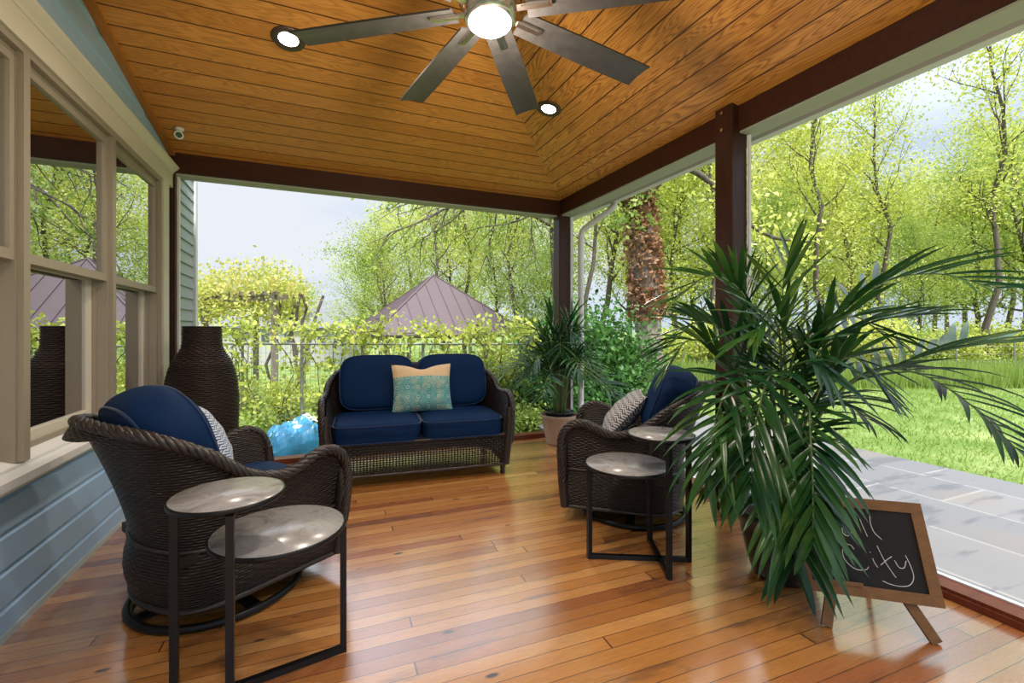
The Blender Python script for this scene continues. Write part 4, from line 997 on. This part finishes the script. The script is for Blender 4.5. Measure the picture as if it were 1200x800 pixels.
def shrub_proto(name, seed, w_, h_, nleaf, leaf, mat, nst=16):
    e = empty(name, (0, 0, -50)); r = random.Random(seed); m = MB(); tips = []
    for i in range(nst):
        a = r.uniform(0, 2*PI); o = r.uniform(.1, 1)*w_*.5; hh = h_*r.uniform(.55, 1)*(1-.25*(o/(w_*.5))**2); p = [(0.12*o*math.cos(a), .12*o*math.sin(a), 0), (o*.5*math.cos(a), o*.5*math.sin(a), hh*.55), (o*math.cos(a)+r.uniform(-.05, .05), o*math.sin(a), hh)]
        m.tube(p, [.014, .009, .004], 4); tips += [tuple(Vector(p[1]).lerp(Vector(p[2]), t_)) for t_ in (0, .25, .5, .75, 1)]+[tuple(Vector(p[0]).lerp(Vector(p[1]), .5))]
    m.build('stems', M['bark'], e); rng = np.random.default_rng(seed); v, q = leaves_np(tips, nleaf, leaf, w_*.11, rng, .8)
    v[:, 2] = np.maximum(v[:, 2], .01); fast_mesh('foliage', v, q, M[mat], e); return e
def place(proto, x, y, s=1.0, rz=0.0, sz=None, lab=None, cat=None, grp=None, z=None):
    o = proto if not proto.get('used') else copy_tree(proto)
    if 'label' in o: del o['label']
    proto['used'] = 1
    o.location = (x, y, gz(x, y) if z is None else z); o.rotation_euler = (0, 0, rz); o.scale = (s, s, sz or s)
    if grp is None and 'group' in o: del o['group']
    return tag(o, lab, cat, grp)
def P_(u, d): return spot(u, d)
PENDING = []
def where(u):
    for lim, t_ in ((262, 'at the far opening left end'), (300, 'behind the tall vase'), (345, 'behind the pergola posts'), (395, 'above the loveseat left arm'), (440, 'above the loveseat left seat'), (480, 'left of the pavilion peak'), (535, 'near the pavilion peak'), (590, 'right of the pavilion peak'), (655, 'left of the corner post'), (735, 'between corner post and ivy trunk'), (800, 'just right of the ivy-covered trunk'), (850, 'behind the big palm post'), (905, 'just right of the big palm post'), (970, 'above the crown of the big palm'), (1040, 'above the right half of the big palm'), (1110, 'above the chalkboard'), (1170, 'near the right edge of the picture')):
        if u < lim: return t_
    return 'at the right picture edge'
def later(o, u, d, text, grp): PENDING.append((o, u, d, text, grp)); return o
def settle():
    words = ['nearest', 'second nearest', 'third nearest', 'fourth nearest', 'fifth nearest', 'sixth nearest']; g_ = {}
    for it in PENDING: g_.setdefault((it[3], where(it[1])), []).append(it)
    for (text, wh), its in g_.items():
        its.sort(key=lambda q: q[2])
        for i_, it in enumerate(its):
            it[0]['label'] = '%s %s%s' % (text, wh, '' if len(its) == 1 else ', '+words[i_])
            it[0]['group'] = it[4]

TY = [tree_proto('leafy_tree', 21, 9.5, 2.9, 11500, .125, 'leaf_y', .22, 17, 5, .42, .13), tree_proto('leafy_tree', 34, 11, 3.1, 11500, .125, 'leaf_y', .30, 16, 5, .45, .12, rise=1.1), tree_proto('leafy_tree', 47, 8.5, 3.2, 12500, .12, 'leaf_g', .16, 18, 5, .45, .12), tree_proto('slender_tree', 58, 12.5, 2.3, 5200, .115, 'leaf_y', .40, 16, 5, .40, .10, rise=1.6)]
rnd = random.Random(77)
LAW = 'sunlit yellow-green tree in the woods seen through the lawn-side opening'; FAR = 'leafy tree standing behind the garden in the far opening'
# woods beyond the lawn (bearing, depth, proto, scale)
woods = [(700, 17, 1, .95), (735, 22, 0, 1.0), (790, 16, 0, .78), (815, 21, 2, 1.0), (850, 18, 1, .9), (880, 25, 0, 1.1), (905, 15, 2, .66), (935, 19, 1, .88), (965, 24, 0, 1.05), (990, 16, 0, .72), (1020, 21, 2, .86), (1050, 26, 1, .86), (1075, 17, 2, .58), (1100, 22, 0, .80), (1130, 27, 0, .95), (1150, 18, 0, .72), (1180, 21, 1, .92), (1215, 17, 2, .95), (1250, 23, 0, 1.1),
         (760, 30, 2, 1.2), (920, 32, 0, 1.25), (1010, 34, 2, 1.2), (1110, 36, 2, 1.1), (1200, 34, 0, 1.3)]
for u, d, k_, s in woods:
    x, y = P_(u, d); later(place(TY[k_], x, y, s, rnd.uniform(0, 6.28), None, None, 'tree'), u, d, 'leafy %s tree' % ('mid-green' if k_ == 2 else 'yellow-green'), 'trees in the woods beyond the lawn')
for u, d, s in [(840, 14.5, .8), (960, 14, .85), (1035, 15.5, .8), (1165, 14.2, .9), (690, 14, .8)]:
    x, y = P_(u, d); later(place(TY[3], x, y, s, rnd.uniform(0, 6.28), None, None, 'tree'), u, d, 'slender thin-trunked tree', 'slender trees at the edge of the woods')
# trees behind the garden
fars = [(428, 30, 2, .85), (452, 23, 2, .82), (480, 30, 0, 1.05), (530, 27, 0, 1.0), (575, 24, 1, .78), (620, 21, 2, .80), (655, 25, 0, .95), (350, 36, 2, .72), (300, 40, 0, .62), (250, 42, 2, .62), (560, 36, 2, 1.1), (640, 17, 2, .55)]
for u, d, k_, s in fars:
    x, y = P_(u, d); later(place(TY[k_], x, y, s, rnd.uniform(0, 6.28), None, None, 'tree'), u, d, 'leafy %s tree' % ('mid-green' if k_ == 2 else 'yellow-green'), 'trees behind the garden')
for u, d, s in [(515, 22, .95), (545, 25, 1.05), (600, 19, .85), (448, 21, .62)]:
    x, y = P_(u, d); later(place(TY[3], x, y, s, rnd.uniform(0, 6.28), None, None, 'tree'), u, d, 'tall thin tree with sparse new leaves', 'tall thin trees behind the pavilion')

# shrubs
SH = [shrub_proto('garden_shrub', 3, 1.5, 1.35, 3600, .085, 'leaf_g'), shrub_proto('garden_shrub', 4, 1.6, 1.2, 3600, .080, 'leaf_y'), shrub_proto('broadleaf_shrub', 5, 1.9, 1.9, 5200, .095, 'leaf_d', 22), shrub_proto('low_plant', 6, .9, .6, 1600, .07, 'leaf_g', 12)]
gs = [(245, 6.9, 1, 1.0), (285, 7.6, 0, .95), (330, 8.3, 1, 1.0), (385, 8.2, 0, .85), (425, 7.3, 1, .95), (465, 7.6, 0, 1.0), (505, 7.3, 1, 1.05), (545, 7.6, 1, 1.0), (585, 7.2, 0, 1.05), (620, 7.6, 1, 1.05), (270, 9.5, 0, 1.1), (440, 10.5, 1, 1.1), (530, 10.5, 0, 1.0), (610, 10, 0, 1.2), (210, 7.2, 0, 1.0), (150, 7.2, 1, 1.0)]
for u, d, k_, s in gs:
    if u < 440: s *= .74
    x, y = P_(u, d); later(place(SH[k_], x, y, s, rnd.uniform(0, 6.28), None, None, 'shrub'), u, d, 'leafy shrub by the wire fence', 'shrubs along the garden fence')
for u, d, s in [(640, 6.9, .8), (690, 7.4, .98), (722, 7.6, .92), (665, 8.6, 1.1)]:
    x, y = P_(u, d); later(place(SH[2], x, y, s, rnd.uniform(0, 6.28), None, None, 'shrub'), u, d, 'dense dark green shrub', 'dark shrubs beside the ivy-covered tree')
for u, d in [(262, 5.9), (405, 6.5), (440, 6.1), (560, 6.2), (610, 6.3), (500, 6.3), (300, 7.0)]:
    x, y = P_(u, d); later(place(SH[3], x, y, rnd.uniform(.8, 1.1), rnd.uniform(0, 6.28), None, None, 'plant'), u, d, 'low leafy bed plant', 'low plants in the garden bed')
und = [(i, d) for i, d in zip(range(780, 1260, 34), [13, 14.5, 12.5, 15, 13.5, 14, 16, 13, 15.5, 14, 13.2, 15, 14, 16, 13.5])]
for u, d in und:
    x, y = P_(u, d); later(place(SH[1 if rnd.random() < .6 else 0], x, y, rnd.uniform(.9, 1.5), rnd.uniform(0, 6.28), None, None, 'bush'), u, d, 'low green bush past the lawn', 'bushes behind the lawn fence')

# lawn grass tufts
rng = np.random.default_rng(9); n = 42000
gx = rng.uniform(5.45, 14, n); gy = rng.uniform(-1, 13, n); keep = (gx*CY-gy*SY) > 0; gx, gy = gx[keep], gy[keep]; n = len(gx)
base = np.stack([gx, gy, np.array([gz(a, b) for a, b in zip(gx, gy)])], 1); hgt = rng.uniform(.025, .06, n); az = rng.uniform(0, 2*PI, n); wv = np.stack([np.cos(az), np.sin(az), np.zeros(n)], 1)*.008
tip = base+np.stack([rng.normal(0, .02, n), rng.normal(0, .02, n), hgt], 1)
v = np.stack([base-wv, base+wv, tip+wv*.2, tip-wv*.2], 1).reshape(-1, 3)
tag(fast_mesh('lawn_grass', v, np.arange(n*4).reshape(-1, 4), M['leaf_l']), 'short bright green grass of the lawn beyond the patio', 'grass', kind='stuff')
# tall grass band behind lawn
n = 16000; a_ = rng.uniform(760, 1280, n); d_ = rng.uniform(10.2, 13, n); r_ = (a_-600)/FPX*d_; gx = CY*r_+SY*d_; gy = CY*d_-SY*r_
base = np.stack([gx, gy, np.array([gz(a, b) for a, b in zip(gx, gy)])], 1); hgt = rng.uniform(.2, .62, n); az = rng.uniform(0, 2*PI, n); wv = np.stack([np.cos(az), np.sin(az), np.zeros(n)], 1)*.012
tip = base+np.stack([rng.normal(0, .08, n), rng.normal(0, .08, n), hgt], 1); v = np.stack([base-wv, base+wv, tip+wv*.2, tip-wv*.2], 1).reshape(-1, 3)
tag(fast_mesh('tall_grass', v, np.arange(n*4).reshape(-1, 4), M['leaf_l']), 'pale tall meadow grass behind the mown lawn', 'grass', kind='stuff')

# ivy-covered tree
IX, IY = P_(757, 9.0)
iv = empty('ivy_covered_tree', (IX, IY, gz(IX, IY)), label='thick tree trunk wrapped in dead brown ivy beside the corner post', cat='tree')
m = MB(); tr = [(.10, -.02, 0), (.08, -.02, .5), (.05, 0, 1.4), (0, 0, 2.4), (-.10, .02, 3.4), (-.22, .05, 4.4), (-.30, .05, 5.6), (-.2, .1, 7.5)]
trr = [.36, .28, .25, .25, .23, .21, .19, .12]; pth = crom(tr, 4); rr_ = [np.interp(i/(len(pth)-1), np.linspace(0, 1, 8), trr) for i in range(len(pth))]
m.tube(pth, rr_, 18); m.build('trunk', M['bark_pale'], iv)
rng = np.random.default_rng(4); n = 5200; zz = rng.uniform(1.55, 5.6, n); px = np.interp(zz, [p.z for p in pth], [p.x for p in pth]); py = np.interp(zz, [p.z for p in pth], [p.y for p in pth]); pr = np.interp(zz, [p.z for p in pth], rr_)+rng.uniform(0, .10, n); az = rng.uniform(0, 2*PI, n)
cen = np.stack([px+pr*np.cos(az), py+pr*np.sin(az), zz], 1); v, q = leaves_np(cen, n, .11, .015, rng); fast_mesh('dead_ivy', v, q, M['leaf_b'], iv)
tops = [(-.3+rng.normal(0, .25), .05+rng.normal(0, .25), rng.uniform(3.3, 4.6)) for _ in range(30)]
v, q = leaves_np([(a-.22, b-.05, c) for a, b, c in tops], 900, .10, .10, rng); fast_mesh('green_ivy', v, q, M['leaf_g'], iv)
def rf(r, f, z): return (CY*r+SY*f, CY*f-SY*r, z)
m = MB(); tips = []
for br, r0 in (([(-.05, 0, 3.9), (.35, -.1, 4.35), (.75, -.2, 4.45), (1.25, -.3, 4.05), (1.7, -.3, 3.5), (2.3, -.35, 3.1), (3.0, -.4, 3.0)], .085), ([(-.15, 0, 4.6), (-.9, .1, 5.3), (-1.8, 0, 5.6), (-2.6, -.2, 5.2)], .07), ([(-.1, 0, 5.4), (.8, .2, 6.2), (1.8, .1, 6.6), (2.8, .2, 6.3)], .07), ([(-.1, 0, 6.4), (-.8, .5, 7.3), (-1.6, .8, 7.8)], .06)):
    q_ = crom([rf(*p) for p in br], 4); m.tube(q_, [r0*(1-.75*i/(len(q_)-1)) for i in range(len(q_))], 8); tips += [tuple(z_) for z_ in q_[len(q_)//2:]]
m.build('branches', M['bark'], iv)
v, q = leaves_np(tips, 1500, .11, .38, rng); fast_mesh('foliage', v, q, M['leaf_y'], iv)

# tree whose drooping branches hang into the far opening
HX, HY = P_(652, 11.5)
hg = empty('overhanging_tree', (HX, HY, gz(HX, HY)), label='half-bare tree whose drooping thin branches cross the sky in the far opening', cat='tree')
m = MB(); m.tube(crom([(0, 0, 0), (.05, 0, 2), (0, .1, 4), (-.1, 0, 6), (0, 0, 8)], 4), .13, 10); m.build('trunk', M['bark'], hg)
r5 = random.Random(31); m = MB(); tips = []
def twig(p, d, L, r, lv):
    pts = [Vector(p)]; d = Vector(d).normalized()
    for j in range(6): d = (d+Vector((r5.uniform(-.28, .28), r5.uniform(-.28, .28), r5.uniform(-.24, .12)))).normalized(); pts.append(pts[-1]+d*L/6)
    m.tube(pts, [r*(1-.8*j/6) for j in range(7)], 5, cap=False)
    if lv == 0: tips.extend([tuple(q) for q in pts[2:]]); return
    for k in range(4):
        b = pts[1+k]; dd = (d+Vector((r5.uniform(-.9, .9), r5.uniform(-.9, .9), r5.uniform(-1.0, .3)))); twig(b, dd, L*.48, r*.5, lv-1)
for (a, b) in (((0, 0, 4.6), (-1, -.1, .28)), ((0, 0, 5.2), (-1, -.3, .15)), ((0, 0, 5.8), (-1, .3, -.05)), ((0, 0, 4.0), (-.8, -.6, .35)), ((0, 0, 6.4), (-.9, .0, -.1))):
    d = rf(*b) if False else b; dw = rf(b[0], b[1], b[2]); twig(a, dw, 4.6, .055, 2)
m.build('branches', M['bark'], hg)
rng = np.random.default_rng(14); v, q = leaves_np(tips, 3000, .085, .10, rng); fast_mesh('foliage', v, q, M['leaf_g'], hg)

# garden wire fence
fa = Vector((*P_(215, 6.9), 0)); fb = Vector((*P_(640, 6.7), 0))
fe = empty('wire_fence', (fa.x, fa.y, gz(fa.x, fa.y)), label='wire garden fence with a thin top rail outside the far opening', cat='fence'); fo = fe.location.copy()
zt = hz(403, 6.8)
m = MB(); m.tube([fa+Vector((0, 0, zt))-fo, fb+Vector((0, 0, zt))-fo], .016, 8); m.build('top_rail', M['wire'], fe)
for k_ in range(7):
    p = fa.lerp(fb, k_/6); m = MB(); m.tube([Vector((p.x, p.y, gz(p.x, p.y)-.1))-fo, Vector((p.x, p.y, zt+.02))-fo], .02, 8); m.build('fence_post', M['wire'], fe)
m = MB()
for k_ in range(74):
    p = fa.lerp(fb, k_/73); m.bar(Vector((p.x, p.y, -.6))-fo, Vector((p.x, p.y, zt))-fo, .004, .004)
for k_ in range(11):
    z_ = -.5+k_*(zt+.5)/11; m.bar(fa+Vector((0, 0, z_))-fo, fb+Vector((0, 0, z_))-fo, .004, .004)
m.build('wire_mesh', M['wire'], fe)
# vines on the fence
rng = np.random.default_rng(6); tips = []; m = MB(); r6 = random.Random(8)
ve = empty('climbing_vine', (fa.x, fa.y, gz(fa.x, fa.y)), label='climbing vine scrambling over the top of the wire garden fence', cat='vine')
for k_ in range(26):
    p = fa.lerp(fb, r6.random()); z_ = gz(p.x, p.y); q_ = [Vector((p.x, p.y-.03, z_))]
    while q_[-1].z < zt-.05+.2*r6.random(): q_.append(q_[-1]+Vector((r6.uniform(-.14, .14), r6.uniform(-.04, .04), r6.uniform(.12, .24))))
    for _ in range(3): q_.append(q_[-1]+Vector((r6.uniform(-.2, .2), r6.uniform(-.08, .08), r6.uniform(-.02, .08))))
    q_ = [z2-fo for z2 in q_]; m.tube(q_, .007, 5); tips += [tuple(z2) for z2 in q_[len(q_)//3:]]
m.build('stems', M['bark'], ve); v, q = leaves_np(tips, 3800, .085, .10, rng); fast_mesh('foliage', v, q, M['leaf_y'], ve)

# wisteria pergola on the left
pe = empty('wooden_pergola', (*P_(322, 9.2), gz(*P_(322, 9.2))), label='weathered wooden pergola under a bronze-tinged vine left of the far opening', cat='pergola'); po_ = pe.location.copy()
tops = hz(352, 9.2)
corners = [P_(322, 9.2), P_(240, 9.6), P_(300, 11.2), P_(228, 11.6)]
for x, y in corners:
    m = MB(); m.box(x-.06-po_.x, x+.06-po_.x, y-.06-po_.y, y+.06-po_.y, gz(x, y)-.05-po_.z, tops-po_.z); m.build('post', M['fencewood'], pe)
for a, b in ((0, 1), (2, 3)):
    p = Vector((*corners[a], tops+.05))-po_; q = Vector((*corners[b], tops+.05))-po_; d = (q-p).normalized()*.3; m = MB(); m.bar(p-d, q+d, .05, .13); m.build('beam', M['fencewood'], pe)
for k_ in range(7):
    f = k_/6; p = Vector((*corners[0], 0)).lerp(Vector((*corners[1], 0)), f); q = Vector((*corners[2], 0)).lerp(Vector((*corners[3], 0)), f); d = (q-p).normalized()*.3
    m = MB(); m.bar(p-d+Vector((0, 0, tops+.14))-po_, q+d+Vector((0, 0, tops+.14))-po_, .04, .08); m.build('rafter', M['fencewood'], pe)
ve = empty('pergola_vine', pe.location, label='yellow and bronze leafed vine heaped over the wooden pergola', cat='vine')
rng = np.random.default_rng(12); tips = []
for _ in range(240):
    u = rng.uniform(222, 352); d = rng.uniform(9, 11.6); x, y = P_(u, d); hh = (.55+.5*mnoise.noise(Vector((u*.03, d, 2))))*1.3*math.sin(PI*min(1, max(0, (u-200)/190)))
    tips.append((x-po_.x, y-po_.y, tops+rng.uniform(-.25, hh)-po_.z))
v, q = leaves_np(tips, 9000, .085, .22, rng); fast_mesh('foliage', v, q, M['leaf_o'], ve)
m = MB(); r6 = random.Random(3)
for k_ in range(5):
    x, y = P_(318+r6.uniform(-6, 40), 9.3+r6.uniform(0, .4)); q_ = [Vector((x, y, gz(x, y)))]
    for _ in range(9): q_.append(q_[-1]+Vector((r6.uniform(-.12, .12), r6.uniform(-.08, .08), (tops-gz(x, y))/8.5)))
    m.tube([z2-po_ for z2 in q_], .03, 7)
m.build('stems', M['bark'], ve)

# pavilion with the metal pyramid roof
gx_, gy_ = P_(508, 18.5); pv = empty('garden_pavilion', (gx_, gy_, gz(gx_, gy_)), math.radians(4), 'garden pavilion with a purple-brown standing-seam pyramid roof', 'pavilion')
gz0 = gz(gx_, gy_); ap = hz(322, 18.5)-gz0; ev = hz(392, 17)-gz0; R_ = 2.95
cs = [(R_, -R_), (R_, R_), (-R_, R_), (-R_, -R_)]
m = MB(); v = [(0, 0, ap)]+[(x, y, ev) for x, y in cs]+[(0, 0, ap-.1)]+[(x*.98, y*.98, ev-.1) for x, y in cs]
m.add(v, [(0, 4, 1), (0, 1, 2), (0, 2, 3), (0, 3, 4), (5, 6, 9), (5, 7, 6), (5, 8, 7), (5, 9, 8), (4, 9, 6, 1), (1, 6, 7, 2), (2, 7, 8, 3), (3, 8, 9, 4)])
apx = Vector((0, 0, ap))
for i in range(4):
    a = Vector((*cs[i], ev)); b = Vector((*cs[(i+1) % 4], ev)); m.bar(a+Vector((0, 0, .01)), apx, .07, .05)
    mid = (a+b)/2; dr = (apx-mid)
    for k_ in range(1, 12):
        f = k_/12; p = a.lerp(b, f); t_ = 1-abs(2*f-1); m.bar(p+Vector((0, 0, .012)), p+dr*t_+Vector((0, 0, .012)), .03, .04)
m.build('metal_roof', M['metalroof'], pv)
for x, y in cs:
    m = MB(); m.box(x*.9-.07, x*.9+.07, y*.9-.07, y*.9+.07, 0, ev+.1); m.build('post', M['white'], pv)

# house beyond the garden
hx, hy = P_(318, 34); hs = empty('white_house', (hx, hy, gz(hx, hy)), math.radians(-14), 'white house with grey shingle roof in the distance behind the pergola', 'house'); zb_ = gz(hx, hy)
def hv(v_, d): return hz(v_, d)-zb_
m = MB(); m.box(-6.2, 3.0, 0, 6, 0, hv(384, 34)); m.box(3.0, 6.0, -1.0, 6, 0, hv(386, 34)); wl = m.build('wall', M['housewall'], hs)
m = MB(); m.prism([(-.4, hv(384, 34)), (3, hv(366, 34)), (6.4, hv(384, 34)), (6.4, hv(384, 34)+.1), (3, hv(366, 34)+.12), (-.4, hv(384, 34)+.12)], -6.5, 3.1, 'x'); m.build('roof', M['greyroof'], hs)
m = MB(); m.prism([(-1.4, hv(386, 34)), (2.5, hv(353, 36)), (6.4, hv(386, 34)), (6.4, hv(386, 34)+.12), (2.5, hv(353, 36)+.14), (-1.4, hv(386, 34)+.14)], 2.9, 6.2, 'x'); m.build('roof', M['greyroof'], hs)
for x in (-5.2, -3.6, -2.0, -.4, 1.2, 2.4):
    f_ = MB(); f_.box(x-.32, x+.32, -.05, .0, hv(402, 34), hv(390, 34)); w_ = f_.build('window', M['housewall'], hs)
    f_ = MB(); f_.box(x-.27, x+.27, -.07, -.05, hv(402, 34)+.05, hv(390, 34)-.05); f_.build('pane', M['dark'], w_)
for x in (3.8, 5.0):
    f_ = MB(); f_.box(x-.32, x+.32, -1.06, -1.0, hv(404, 34), hv(393, 34)); w_ = f_.build('window', M['housewall'], hs)
    f_ = MB(); f_.box(x-.27, x+.27, -1.08, -1.06, hv(404, 34)+.05, hv(393, 34)-.05); f_.build('pane', M['dark'], w_)

# blue sheet over a heap
bx_, by_ = P_(350, 6.45); tp = empty('covered_heap', (bx_, by_, gz(bx_, by_)), .3, 'heap under a crumpled blue and white plastic sheet in the garden', 'garden heap')
P = []
for i in range(31):
    row = []
    for j in range(25):
        u = -1+2*i/30; v_ = -1+2*j/24; e = max(0, 1-abs(u)**3)*max(0, 1-abs(v_)**3)
        h = .42*e**.5*(1+.25*mnoise.noise(Vector((u*2, v_*2, 3))))+.05*mnoise.noise(Vector((u*7, v_*7, 1)))*e**.3
        row.append((u*.46, v_*.36, max(0.0, h*1.1)))
    P.append(row)
m = MB(); m.grid(P, False); m.build('blue_sheet', M['tarp'], tp)
m = MB(); m.grid([[(x*.72+.10, y*.8+.06, z+.02) for x, y, z in r[4:21]] for r in P[5:24]], False); m.build('white_sheet', M['tarpw'], tp)

# lawn wire fence
fa = Vector((*P_(800, 12.3), 0)); fb = Vector((*P_(1330, 11.3), 0)); fe = empty('field_fence', (fa.x, fa.y, gz(fa.x, fa.y)), label='low field fence of thin wire and posts behind the lawn', cat='fence'); fo = fe.location.copy()
for k_ in range(9):
    p = fa.lerp(fb, k_/8); g0 = gz(p.x, p.y); m = MB(); m.tube([Vector((p.x, p.y, g0-.05))-fo, Vector((p.x, p.y, g0+1.15))-fo], .02, 7); m.build('fence_post', M['wire'], fe)
m = MB()
for z_ in (.1, .3, .5, .7, .9, 1.1):
    m.tube([Vector((q.x, q.y, gz(q.x, q.y)+z_))-fo for q in (fa.lerp(fb, i/16) for i in range(17))], .004, 4)
for k_ in range(70):
    p = fa.lerp(fb, k_/69); g0 = gz(p.x, p.y); m.bar(Vector((p.x, p.y, g0+.1))-fo, Vector((p.x, p.y, g0+1.1))-fo, .005, .005)
m.build('wire_mesh', M['wire'], fe)

settle()
for o in bpy.data.objects:
    if 'used' in o: del o['used']
